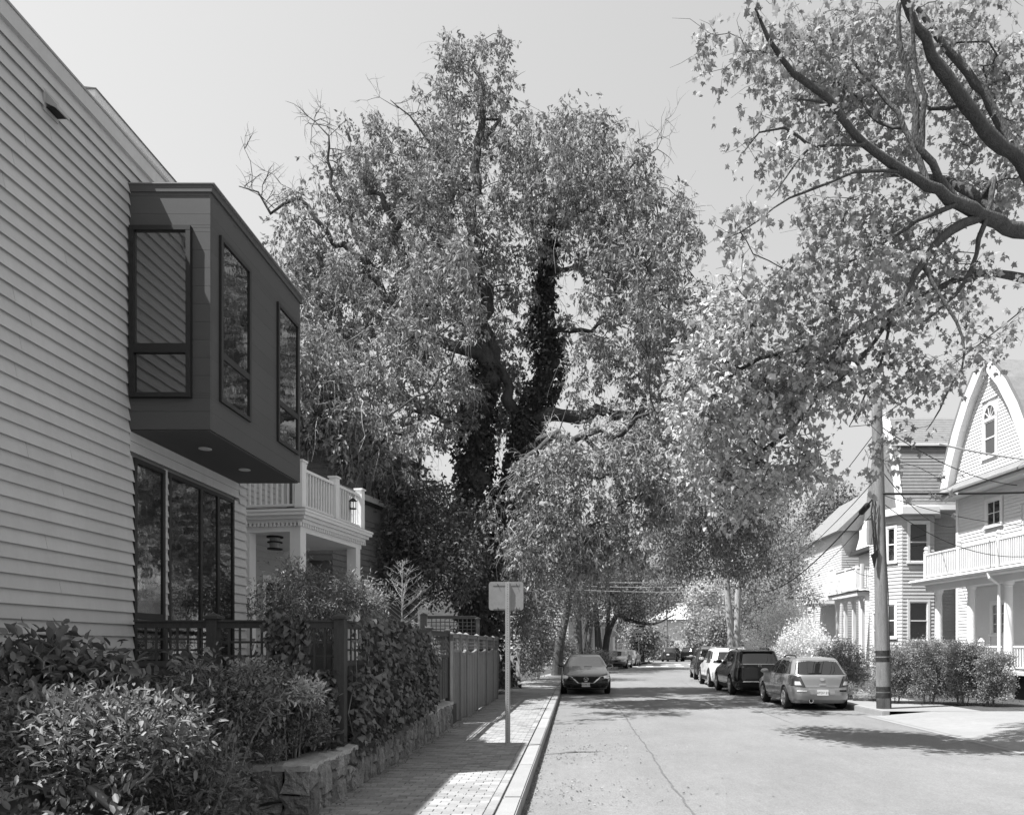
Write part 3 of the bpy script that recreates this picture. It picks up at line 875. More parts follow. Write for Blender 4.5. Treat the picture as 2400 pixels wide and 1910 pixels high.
for u in (.28, 2.3, 4.35, 6.6):
    cube('balcony_post', m_white, (u, -.28, e1 + .52), (.13, .13, 1.02), w1, M1)
    q = M1 @ Vector((u, -.28, 0)); MB().lathe([(.085, e1 + 1.03), (.085, e1 + 1.07), (.04, e1 + 1.09), (.085, e1 + 1.16), (.05, e1 + 1.23), (.01, e1 + 1.25)], 12, Matrix.Translation((q.x, q.y, 0))).build('finial', m_white, w1)
for (a, c) in ((.35, 2.23), (2.37, 4.28), (4.42, 6.53)): balustrade(M1, a, c, -.28, e1 + .08, e1 + .98, w1, gap=.1, bs=.045)
VW = -2.35; ua, ub = -1.05, 9.0
MB().box(((ua + ub) / 2, VW - 4.0, 3.9), (ub - ua, 7.96, 7.8), M1).build('wall', m_whitesiding, w1)
siding('siding', m_whitesiding, M1, ua, ub, .9, 7.6, .125, w1, holes=((.95, 1.95, 1.7, 3.4), (.6, 1.7, 5.9, 7.3), (2.6, 4.2, 4.3, 6.6)), v0=VW)
cube('corner_board', m_white, (ua + .06, VW + .02, 4.2), (.14, .06, 6.8), w1, M1)
window(M1, 1.45, 2.75, .75, 1.1, w1, v=VW, sash=False, grid=(3, 3)); window(M1, 1.15, 6.6, .75, .9, w1, v=VW, sash=False, grid=(2, 2))
window(M1, 3.4, 5.45, 1.0, 1.9, w1, v=VW, sash=True)
# pent eave and the steep flared gable with its broad rake boards
MB().prism([(ua - .5, VW, 8.15), (ua - .5, VW + .75, 7.70), (ua - .5, VW + .75, 7.62), (ua - .5, VW, 7.62)], (ub - ua + .6, 0, 0), M1).build('pent_roof', m_roof, w1)
MB().box(((ua + ub) / 2, VW + .3, 7.55), (ub - ua + .3, .55, .12), M1).build('soffit', m_white, w1)
uc = .95
half = [(2.15, 8.0), (1.85, 8.9), (1.35, 10.0), (.75, 11.0), (.0, 11.9)]
def hw(z):
    for (a, z0), (b, z1) in zip(half, half[1:]):
        if z0 <= z <= z1: return a + (b - a) * (z - z0) / (z1 - z0)
    return 2.15 if z < 8 else 0
MB().prism([(uc + a, VW - .25, z) for a, z in half] + [(uc - a, VW - .25, z) for a, z in reversed(half[:-1])], (0, .22, 0), M1).build('gable_wall', m_whitesiding, w1)
siding('siding', m_whitesiding, M1, uc - 2.2, uc + 2.2, 8.05, 11.7, .125, w1, holes=((uc - .45, uc + .45, 8.7, 10.75),), v0=VW, top=lambda a, b, z: (uc - hw(z), uc + hw(z)))
for s in (-1, 1):
    for (a, z0), (b_, z1) in zip(half, half[1:]):
        MB().prism([(uc + s * (a + .04), VW - .2, z0), (uc + s * (a + .5), VW - .2, z0 + .05), (uc + s * (b_ + .5), VW - .2, z1 + .05), (uc + s * (b_ + .04), VW - .2, z1)], (0, .5, 0), M1).build('rake_board', m_white, w1)
        MB().prism([(uc + s * (a + .5), VW - 5, z0 + .05), (uc + s * (a + .62), VW - 5, z0 + .1), (uc + s * (b_ + .62), VW - 5, z1 + .1), (uc + s * (b_ + .5), VW - 5, z1 + .05)], (0, 5.3, 0), M1).build('roof', m_roof, w1)
MB().prism([(uc + 1.5, VW - .6, 8.0), (uc + 1.5, VW - 5, 12.6), (uc + 1.5, VW - 8, 8.0)], (8, 0, 0), M1).build('roof', m_roof, w1)
window(M1, uc, 9.35, .62, 1.3, w1, v=VW, sash=True)
b = MB()      # arched head with fan of bars
n = 10
for k in range(n):
    a0 = math.pi * k / n; a1 = math.pi * (k + 1) / n
    pts = [(uc + .42 * math.cos(a0), VW + .045, 10.06 + .62 * math.sin(a0)), (uc + .42 * math.cos(a1), VW + .045, 10.06 + .62 * math.sin(a1)), (uc + .32 * math.cos(a1), VW + .045, 10.06 + .5 * math.sin(a1)), (uc + .32 * math.cos(a0), VW + .045, 10.06 + .5 * math.sin(a0))]
    b.prism(pts, (0, -.04, 0), M1)
for a in (.6, 1.2, 1.94, 2.54):
    b.tube([M1 @ Vector((uc, VW + .02, 10.08)), M1 @ Vector((uc + .32 * math.cos(a), VW + .02, 10.06 + .5 * math.sin(a)))], .014, 4)
fan = b.build('arched_window_head', m_white, w1)
MB().poly([(uc + .33 * math.cos(math.pi * k / 12), VW + .008, 10.06 + .51 * math.sin(math.pi * k / 12)) for k in range(13)], M1).build('pane', m_glass, fan)

# --- gambrel house with shingled bay
w2 = thing('gambrel_house', 'pale shingled house with three-sided bay and dark gambrel roof behind the hedge', 'house', (16, 35, 0))
Mc, Lc = facade((14.45, 33.0), (19.5, 33.0))
MB().box((Lc / 2, -1.7, 3.95), (Lc, 3.36, 7.9), Mc).build('wall', m_palesiding, w2)
siding('shingles', m_greysiding, Mc, 0, Lc, .8, 7.5, .15, w2)
Mf, Lf = facade((14.43, 36.4), (14.43, 33.0))
siding('siding', m_whitesiding, Mf, 0, Lf, .8, 7.9, .13, w2, holes=((1.9, 2.8, 5.6, 7.2), (.4, 1.3, 1.5, 3.5)))
window(Mf, 2.35, 6.4, .7, 1.4, w2); window(Mf, .85, 2.5, .7, 1.7, w2)
gp = [(-.1, 8.0), (.4, 10.8), (1.2, 12.3), (1.7, 12.7)]
gp = gp + [(3.4 - a, z) for a, z in reversed(gp[:-1])]
MB().prism([(0, -a + 0, z) for a, z in [(g[0], g[1]) for g in gp]], (-.02, 0, 0), Mc @ Matrix.Translation((.0, 0, 0))).build('gable_wall', m_whitesiding, w2)
def gw(u0, u1, z):
    for (a, z0), (b_, z1) in zip(gp[:3], gp[1:4]):
        if z0 <= z <= z1:
            t = a + (b_ - a) * (z - z0) / (z1 - z0); return (t + .05, 3.4 - t - .05)
    return (1.65, 1.75)
siding('siding', m_whitesiding, Mf, 0, 3.4, 8.0, 12.6, .13, w2, top=gw, holes=((2.05, 2.95, 8.6, 10.2),))
window(Mf, 2.5, 9.4, .6, 1.4, w2)
def shingled_slope(y0, z0, y1, z1, x0, x1, rows, m, parent):
    "sloping roof made of lapped courses"
    b = MB()
    for i in range(rows):
        ta, tb = i / rows, (i + 1) / rows
        ya, za = y0 + (y1 - y0) * ta, z0 + (z1 - z0) * ta; yb, zb = y0 + (y1 - y0) * tb, z0 + (z1 - z0) * tb
        b.prism([(x0, ya - .035, za), (x0, ya, za - .02), (x0, yb, zb), (x0, yb - .008, zb + .012)], (x1 - x0, 0, 0))
    o = b.build('roof_courses', m, parent); o['kind'] = 'stuff'
shingled_slope(32.62, 8.0, 33.45, 10.8, 14.3, 19.6, 18, m_roof, w2)
shingled_slope(33.3, 10.85, 34.6, 12.4, 14.2, 19.6, 14, m_roof, w2)
MB().prism([(14.3, 32.6, 7.98), (14.3, 33.45, 10.8), (14.3, 34.6, 12.35), (14.3, 35.2, 12.6), (14.3, 36.8, 8.0)], (5.2, 0, 0)).build('roof', m_roof, w2)
MB().box((16.95, 32.78, 7.86), (5.4, .5, .22)).build('eave', m_white, w2); MB().box((16.9, 33.28, 10.82), (5.5, .12, .12)).build('eave', m_white, w2)
for (a, za, c, zc) in ((32.55, 8.0, 33.35, 10.85), (33.2, 10.9, 34.6, 12.45)):
    MB().prism([(14.18, a, za), (14.18, a + .3, za - .05), (14.18, c + .25, zc - .1), (14.18, c, zc)], (.2, 0, 0)).build('rake_board', m_white, w2)
bay = [(13.55, 33.0), (14.12, 32.1), (15.5, 32.1), (15.95, 33.0)]
MB().prism([(x + (.03 if x < 14.5 else -.03), y + .04, .5) for x, y in bay] + [(15.9, 33.6, .5), (13.6, 33.6, .5)], (0, 0, 6.95)).build('bay_wall', m_palesiding, w2)
for i in range(3):
    Mb, Lb = facade(bay[i], bay[i + 1])
    if i == 0: hs = [(Lb / 2 - .22, Lb / 2 + .26, 2.1, 3.65), (Lb / 2 - .22, Lb / 2 + .26, 5.4, 7.0)]
    elif i == 1: hs = [(.25, 1.15, 1.95, 3.75), (.25, 1.15, 5.35, 7.15)]
    else: hs = []
    siding('shingles', m_palesiding, Mb, 0, Lb, .6, 7.45, .155, w2, holes=hs)
    for h in hs: window(Mb, (h[0] + h[1]) / 2, (h[2] + h[3]) / 2, h[1] - h[0] - .12, h[3] - h[2] - .12, w2, cas=.1)
MB().prism([(13.3, 32.95, 7.45), (14.0, 31.8, 7.45), (15.6, 31.8, 7.45), (16.2, 32.95, 7.45)], (0, 0, .3)).build('bay_cornice', m_white, w2)
MB().tube([(16.9, 32.93, .8), (16.9, 32.93, 7.2)], .04, 8).build('conduit', m_white, w2)

# --- third house, porch and boarded balcony
w3 = thing('boarded_balcony_house', 'white clapboard house with slender-post porch and boarded balcony behind the bright shrub', 'house', (16, 41, 0))
P3 = 14.6
Mq, Lq = facade((P3, 42.5), (P3, 38.4))
MB().box((Lq / 2, -1.2, 4.5), (Lq + .3, 2.6, .22), Mq).build('porch_roof', m_white, w3); MB().box((Lq / 2, -1.2, 4.63), (Lq + .4, 2.7, .04), Mq).build('roof_membrane', m_darktrim, w3)
MB().box((Lq / 2, -.3, 4.3), (Lq - .1, .2, .2), Mq).build('porch_beam', m_white, w3)
for u in (.25, 1.5, 2.75, Lq - .15):
    cube('porch_post', m_white, (u, -.3, 2.6), (.16, .16, 3.2), w3, Mq)
    for s in (-1, 1): MB().prism([(u + s * .08, -.3, 4.2), (u + s * .42, -.3, 4.2), (u + s * .25, -.3, 4.08), (u + s * .08, -.3, 3.75)], (0, .05, 0), Mq).build('bracket', m_white, w3)
cube('porch_post', m_white, (Lq - .15, -1.6, 2.6), (.16, .16, 3.2), w3, Mq)
MB().box((Lq / 2, -1.2, .9), (Lq, 2.5, .14), Mq).build('porch_floor', m_palesiding, w3)
for i in range(16): cube('balcony_board', m_white, (.3 + i * .195, -.25, 5.35), (.188, .03, 1.15), w3, Mq)
cube('top_rail', m_white, (1.8, -.25, 5.96), (3.2, .1, .07), w3, Mq)
for u in (.2, 1.75, 3.3, Lq - .1): cube('balcony_post', m_white, (u, -.25, 5.4), (.13, .13, 1.3), w3, Mq)
balustrade(Mq, 3.36, Lq - .17, -.25, 4.75, 5.9, w3); balustrade(Mq, -2.2, -.3, Lq - .12, 4.75, 5.9, w3, along='v')
MB().box((Lq / 2 - 1, -5.4, 4.6), (Lq + 2.0, 6.0, 8.2), Mq).build('wall', m_whitesiding, w3)
siding('siding', m_whitesiding, Mq, -2, Lq, .9, 7.2, .14, w3, holes=((.9, 1.5, 5.6, 6.7), (2.0, 2.5, 5.9, 6.7), (.8, 1.7, 1.0, 3.2)), v0=-2.38)
Mq2, Lq2 = facade((P3 + 2.38, 38.4), (P3 + 8.4, 38.4))
siding('siding', m_whitesiding, Mq2, 0, Lq2, .9, 8.6, .14, w3, holes=((.5, 1.3, 1.2, 3.2), (.5, 1.3, 5.2, 6.9)))
window(Mq2, .9, 2.2, .6, 1.7, w3); window(Mq2, .9, 6.05, .6, 1.5, w3)
window(Mq, 1.2, 6.15, .4, .7, w3, v=-2.38); window(Mq, 2.25, 6.3, .35, .55, w3, v=-2.38)
b = MB().box((1.25, -2.34, 2.05), (1.05, .08, 2.3), Mq); d = b.build('door', m_white, w3); MB().box((1.25, -2.28, 2.0), (.8, .03, 2.05), Mq).build('door_leaf', m_darktrim, d)
MB().prism([(-2.5, -1.9, 7.2), (-2.5, -2.1, 7.5), (-2.5, -8.9, 7.5), (-2.5, -8.9, 7.2)], (Lq + 2.9, 0, 0), Mq).build('eave', m_darktrim, w3)
MB().prism([(-2.3, -2.3, 7.5), (-2.3, -3.1, 10.4), (-2.3, -5.4, 12.4), (-2.3, -7.8, 10.4), (-2.3, -8.6, 7.5)], (Lq + 2.5, 0, 0), Mq).build('roof', m_whitesiding, w3)
siding('siding', m_whitesiding, Mq2, .2, 6, 8.6, 11.8, .14, w3, top=lambda a, b_, z: (max(.0, (z - 8.6) * .7), 6 - max(0, (z - 8.6) * .7)), v0=.1)
window(Mq2, 2.2, 9.8, .6, 1.3, w3, v=.1)
w4 = thing('grey_porch_house', 'grey clapboard house with small railed porch half hidden behind the right-hand trees', 'house', (17, 48, 0))
Mr, Lr = facade((16.3, 54), (16.3, 45.5))
MB().box((Lr / 2, -3, 4.4), (Lr, 6, 8.8), Mr).build('wall', m_palesiding, w4)
siding('siding', m_palesiding, Mr, 0, Lr, .5, 8.6, .15, w4, holes=((6.2, 7.2, 5, 6.8),))
Mr2, Lr2 = facade((16.3, 45.5), (22, 45.5)); siding('siding', m_palesiding, Mr2, 0, Lr2, .5, 8.6, .15, w4)
window(Mr, 6.7, 5.9, .8, 1.5, w4)
MB().box((Lr - 2, .9, 4.5), (3.6, 1.9, .2), Mr).build('porch_roof', m_white, w4)
for u in (Lr - 3.6, Lr - 2, Lr - .35): cube('porch_post', m_white, (u, 1.6, 2.7), (.16, .16, 3.5), w4, Mr)
balustrade(Mr, Lr - 3.7, Lr - .3, 1.7, 4.7, 5.6, w4, gap=.14)
MB().prism([(-.3, .4, 8.8), (-.3, -6.4, 8.8), (-.3, -3, 12)], (Lr + .6, 0, 0), Mr).build('roof', m_roof, w4)

# ================================================================ far end of the street
fa = thing('hip_roof_house', 'pale house with low hip roof closing the far end of the street', 'house', (14, 112, 0))
Mh, Lh = facade((11.6, 108), (22.5, 108))
MB().box((Lh / 2, -4, 2.9), (Lh, 8, 5.6), Mh).build('wall', m_whitesiding, fa)
siding('siding', m_whitesiding, Mh, 0, Lh, .4, 5.6, .25, fa, holes=((1.4, 2.6, 3.0, 4.3),))
window(Mh, 2.0, 3.7, .9, 1.1, fa, sash=False, grid=(2, 1)); window(Mh, 6.4, 3.6, .9, 1.4, fa)
c0 = [(-.6, .6, 5.7), (Lh + .6, .6, 5.7), (Lh + .6, -8.6, 5.7), (-.6, -8.6, 5.7)]; rg = [(3.6, -4, 8.3), (Lh - 3.6, -4, 8.3)]
v = [Mh @ Vector(p) for p in c0 + rg]
add('roof', mesh_from('roof', v, [(0, 1, 5, 4), (1, 2, 5), (2, 3, 4, 5), (3, 0, 4), (3, 2, 1, 0)], mat('light_roof', .5, .9, .2, noise=[(3, .1)])), fa)
lh = thing('columned_house', 'house with white columned porch and picket fence far down the left pavement', 'house', (0, 68, 0))
Mk, Lk = facade((-6, 67), (3.4, 67))
MB().box((Lk / 2, -4, 4), (Lk, 8, 8), Mk).build('wall', m_palesiding, lh)
siding('siding', m_palesiding, Mk, 0, Lk, .4, 8, .22, lh, holes=((6.8, 7.7, 1.5, 3.6), (8.2, 9.0, 1.5, 3.6)))
window(Mk, 7.25, 2.5, .7, 1.9, lh); window(Mk, 8.6, 2.5, .6, 1.9, lh)
for k in range(4): MB().box((5.6 + k * 1.25, 1.4, 2.2), (.2, .2, 3.4), Mk).build('column', m_white, lh)
MB().box((7.4, .9, 4.1), (4.6, 2.2, .35), Mk).build('porch_roof', m_white, lh)
MB().prism([(-.4, .5, 8), (-.4, -8.5, 8), (-.4, -4, 11)], (Lk + .8, 0, 0), Mk).build('roof', m_roof, lh)
lh2 = thing('clapboard_neighbour', 'white clapboard house wall showing between the tree trunks behind the parked sedan', 'house', (-4, 56, 0))
Mn, Ln = facade((-9.5, 53.5), (-.55, 53.5))
MB().box((Ln / 2, -4, 4.2), (Ln, 8, 8.4), Mn).build('wall', m_palesiding, lh2); siding('siding', m_whitesiding, Mn, 0, Ln, .5, 8.4, .2, lh2, holes=((6.4, 7.4, 1.6, 3.4),)); window(Mn, 6.9, 2.5, .8, 1.6, lh2)
Mn2, Ln2 = facade((-.55, 53.5), (.9, 61)); siding('siding', m_whitesiding, Mn2, 0, Ln2, .5, 8.4, .2, lh2)
pf = thing('picket_fence', 'low pale picket fence in front of the columned house', 'fence', (3, 63, 0))
for i in range(26):
    x = -.2 + i * .14; cube('picket', m_white, (x, 63.0 + i * .05, .6), (.08, .03, .95), pf)
for zz in (.4, .9): cube('rail', m_white, (1.55, 63.66, zz), (3.6, .03, .06), pf, rot=(0, 0, .345))
# small signs down the street
d1 = thing('warning_sign', 'dark-marked diamond warning sign on a post far down the left kerb', 'sign', (5.75, 68, 0))
MB().tube([(5.75, 68.03, 0), (5.75, 68.03, 3.7)], .035, 8).build('post', m_galv, d1)
MB().prism([(5.75, 68, 2.28), (6.3, 68, 2.83), (5.75, 68, 3.38), (5.2, 68, 2.83)], (0, .01, 0)).build('sign_plate', mat('sign_grey', .28, .5, .3), d1)
for (dx, dz) in ((-.2, .06), (0, .06), (.2, .06), (-.12, -.16), (.12, -.16)):
    MB().lathe([(.085, 0), (.085, .004)], 10, Matrix.Translation((5.75 + dx, 67.996, 2.85 + dz)) @ Matrix.Rotation(math.pi / 2, 4, 'X')).build('marking', m_black, d1)
d1b = MB().box((5.98, 68.03, 3.62), (.75, .02, .2)).build('street_name_plate', m_black, d1)
d2 = thing('parking_sign', 'white plates on a slender post beside the far picket fence', 'sign', (3.25, 60, 0))
MB().tube([(3.25, 60, 0), (3.25, 60, 3.0)], .03, 8).build('post', m_galv, d2); MB().box((3.1, 59.96, 2.75), (.34, .01, .46)).build('sign_plate', m_white, d2); MB().box((3.45, 59.96, 2.7), (.26, .01, .36)).build('sign_plate', m_white, d2)

# ================================================================ stairs and dry terrace beyond the board fence
sr = thing('stair_railing', 'pale wooden stair rail with square newels descending to the pavement past the fence', 'railing', (-2.9, 30, .2))
a = Vector((-3.75, 30, 2.72)); b_ = Vector((-2.62, 30, 1.62))
for off, r_ in ((0, .045), (-.22, .03), (-.82, .04)): MB().tube([a + Vector((0, 0, off)), b_ + Vector((0, 0, off))], r_, 6).build('rail', m_palesiding, sr)
for i in range(9):
    p = a.lerp(b_, (i + .5) / 9); cube('baluster', m_palesiding, (p.x, p.y, p.z - .42), (.04, .04, .8), sr)
for x in (-2.62, -2.35): cap_post('newel', m_palesiding, x, 30.0, .3, 1.66, .13, sr)
cube('rail', m_palesiding, (-2.485, 30, 1.55), (.2, .06, .06), sr)
for i in range(5): cube('tread', m_palesiding, (-3.7 + i * .26, 30.5, 1.5 - i * .22), (.3, 1.0, .05), sr)
dt = thing('stone_terrace', 'low terrace of stacked flat stones beside the far pavement', 'terrace', (-2.8, 29, SW))
for k in range(3):
    x = -4.4
    while x < -2.35:
        w = random.uniform(.25, .6)
        bm = bmesh.new(); bmesh.ops.create_cube(bm, size=1)
        for vv in bm.verts: vv.co = Vector((vv.co.x * w * random.uniform(.85, 1), vv.co.y * .6 + random.uniform(-.05, .05), vv.co.z * .13 * random.uniform(.8, 1.1)))
        me = bpy.data.meshes.new('slab'); bm.to_mesh(me); bm.free(); me.materials.append(m_cap)
        add('slab', me, dt, Matrix.Translation((x + w / 2, 28.6 + k * .1 + random.uniform(-.08, .08), SW + .08 + k * .14)))
        x += w

# ================================================================ utility poles and wires
up = thing('utility_pole', 'weathered wooden utility pole with dark bands standing between hedge and parked cars', 'pole', (8.05, 19.4, .13))
PT = Vector((7.86, 19.4, 8.5)); PB = Vector((8.05, 19.4, .05))
pts = [PB.lerp(PT, i / 12) for i in range(13)]
MB().tube(pts, [.18 - .05 * i / 12 for i in range(13)], 24).build('shaft', m_pole, up, True)
for (z0, z1) in ((1.30, 1.42), (1.45, 1.60), (.36, .50), (.53, .66)):
    t0, t1 = z0 / 8.45, z1 / 8.45
    MB().tube([PB.lerp(PT, t0), PB.lerp(PT, t1)], .1815 - .05 * (t0 + t1) / 2, 24).build('dark_band', mat('tar_band', .035, .8, .2, noise=[(14, .5)]), up)
c = at(2040, 1248, 19.4)
MB().box((c.x, 19.38, c.z), (.16, .16, .62)).build('terminal_box', m_galv, up)
MB().tube([(8.19, 19.27, .1), (8.11, 19.24, 3.0), (8.02, 19.25, 4.6), (7.99, 19.26, 5.7)], .012, 6).build('ground_wire', m_wire, up)
MB().tube([at(2047, 1165, 19.3), at(2042, 1200, 19.3), at(2047, 1250, 19.25), at(2050, 1300, 19.25), at(2048, 1310, 19.25)], .02, 6).build('riser_cable', m_wire, up)
for i in range(5):
    x = random.uniform(2044, 2056); pts = [at(x + random.uniform(-6, 6), 1165 + k * 28, 19.22) for k in range(6)]
    MB().tube(pts, .007, 5).build('loose_wire', m_wire, up)
MB().prism([at(2060, 1285, 19.2), at(2044, 1300, 19.2), at(2050, 1330, 19.2)], (0, .06, 0)).build('cable_clamp', m_black, up)
def wire(label, A, B, sag=.3, r=.012, m=m_wire, n=16, name='overhead_wire'):
    A = Vector(A); B = Vector(B); pts = []
    for i in range(n + 1):
        t = i / n; p = A.lerp(B, t); p.z -= sag * 4 * t * (1 - t); pts.append(p)
    o = MB().tube(pts, r, 6).build(name, m); tag(o, label, 'wire', 'overhead wires')
    return pts
far_top = Vector((12.4, 56, 6.4))
pole_far = thing('distant_pole', 'slim pale utility pole with crossarm in front of the hip-roofed house', 'pole', (11.0, 90, 0))
MB().tube([(11.0, 90, 0), (11.0, 90, 7.0)], [.16, .11], 10).build('shaft', m_pole, pole_far); MB().box((11.2, 90, 6.8), (2.4, .12, .14)).build('crossarm', m_pole, pole_far)
wire('thick cable from the utility pole along the white porch house', at(2058, 1157, 19.3), (17.5, 18.2, 5.9), .12, .032, n=24)
wp = wire('thick cable from the utility pole towards the far end of the street', at(2055, 1158, 19.35), far_top, 1.4, .024, n=30)
wire('thin street wire fastened near the top of the utility pole', at(2054, 1010, 19.4), far_top + Vector((0, 0, 1.8)), 1.0, .012)
wire('thin street wire fastened halfway up the utility pole', at(2055, 1120, 19.4), far_top + Vector((0, 0, .8)), 1.1, .012)
wire('slack street wire hanging lowest from the utility pole', at(2060, 1185, 19.4), far_top + Vector((.2, 0, -.4)), 1.5, .010)
wire('top street wire running from the utility pole over the apron', at(2054, 985, 19.4), (8.2, 1.0, 9.0), .4, .012, m=m_wire)
wire('service drop from the utility pole to the arched gable', at(2065, 1000, 19.4), M1 @ Vector((2.5, VW + .1, 7.3)), .3, .014)
wire('service drop from the utility pole down to the long balcony', at(2070, 1160, 19.4), M1 @ Vector((5.5, -.3, e1 + 1.2)), .15, .010)
wire('service drop from the utility pole to the porch eave', at(2070, 1180, 19.4), M1 @ Vector((6.4, -.1, e1 + .2)), .5, .010)
wire('pale sleeved service cable to the white house', at(2200, 1040, 23), M1 @ Vector((3.2, VW + .2, 8.0)), .05, .03, m=m_wire2)
wire('service drop from the utility pole to the shingled bay house', at(2068, 1105, 19.4), (16.9, 32.9, 7.1), .5, .012)
wire('second service drop to the conduit on the shingled house', M1 @ Vector((-.9, VW, 6.6)), (16.9, 32.9, 6.7), .3, .012)
wire('service drop from the pole to the boarded balcony house', at(2045, 1350, 19.4), (14.4, 39.5, 6.3), .2, .009)
for k, lb in enumerate(('lowest wire crossing the street below the tree crowns', 'middle wire crossing the street below the tree crowns', 'topmost wire crossing the street below the tree crowns')): wire(lb, (-1.5, 44 + k * .3, 5.2 + k * .25), (13.5, 47 + k * .3, 5.5 + k * .4), .25, .014, m=m_wire2)
for k, lb in enumerate(('wire to the left end of the distant crossarm', 'wire to the middle of the distant crossarm', 'wire to the outer end of the distant crossarm')): wire(lb, far_top + Vector((0, 0, -.3 + k * .5)), (10.4 + k * .6, 90, 6.8), .6, .016)
# splice case on the heavy cable
i0 = min(range(len(wp)), key=lambda i: abs(wp[i].y - 20.8)); d = (wp[i0 + 1] - wp[i0]).normalized()
sc_ = MB().tube([wp[i0] - d * .32, wp[i0] - d * .30, wp[i0] + d * .30, wp[i0] + d * .32], [.03, .085, .085, .03], 14).build('splice_case', m_black, None, True)
sc_.data.set_sharp_from_angle(angle=.6)
tag(sc_, 'black splice case hanging on the thick cable beside the utility pole', 'splice case')
# ================================================================ cars
def car_mat(name, v, metal=.35, rough=.28):
    return mat(name, v, rough, .5, metal=metal, coat=.8)
c_silver = car_mat('silver_paint', .27, .5, .35); c_black = mat('black_paint', .010, .22, .35, coat=.35); c_white = car_mat('white_car_paint', .78, 0, .3)
c_grey = car_mat('dark_grey_paint', .028, .2, .25); c_mid = car_mat('grey_paint', .16, .5, .3); c_darkred = car_mat('dark_paint', .03, .2, .25)
m_carglass = mat('car_glass', .012, .015, .8, ior=1.6)
m_shield = mat('windscreen', .05, .02, 1.0, ior=1.9)
m_tyre = mat('tyre', .018, .85, .2); m_rim = mat('alloy', .42, .35, .5, metal=.7); m_plastic = mat('black_plastic', .02, .7, .3)
m_lens = mat('tail_lens', .05, .12, .6, coat=.6); m_head = mat('headlamp', .6, .1, .7, coat=.8); m_chrome = mat('chrome', .7, .15, .5, metal=1.0)
m_plate = mat('plate', .68, .5, .3)

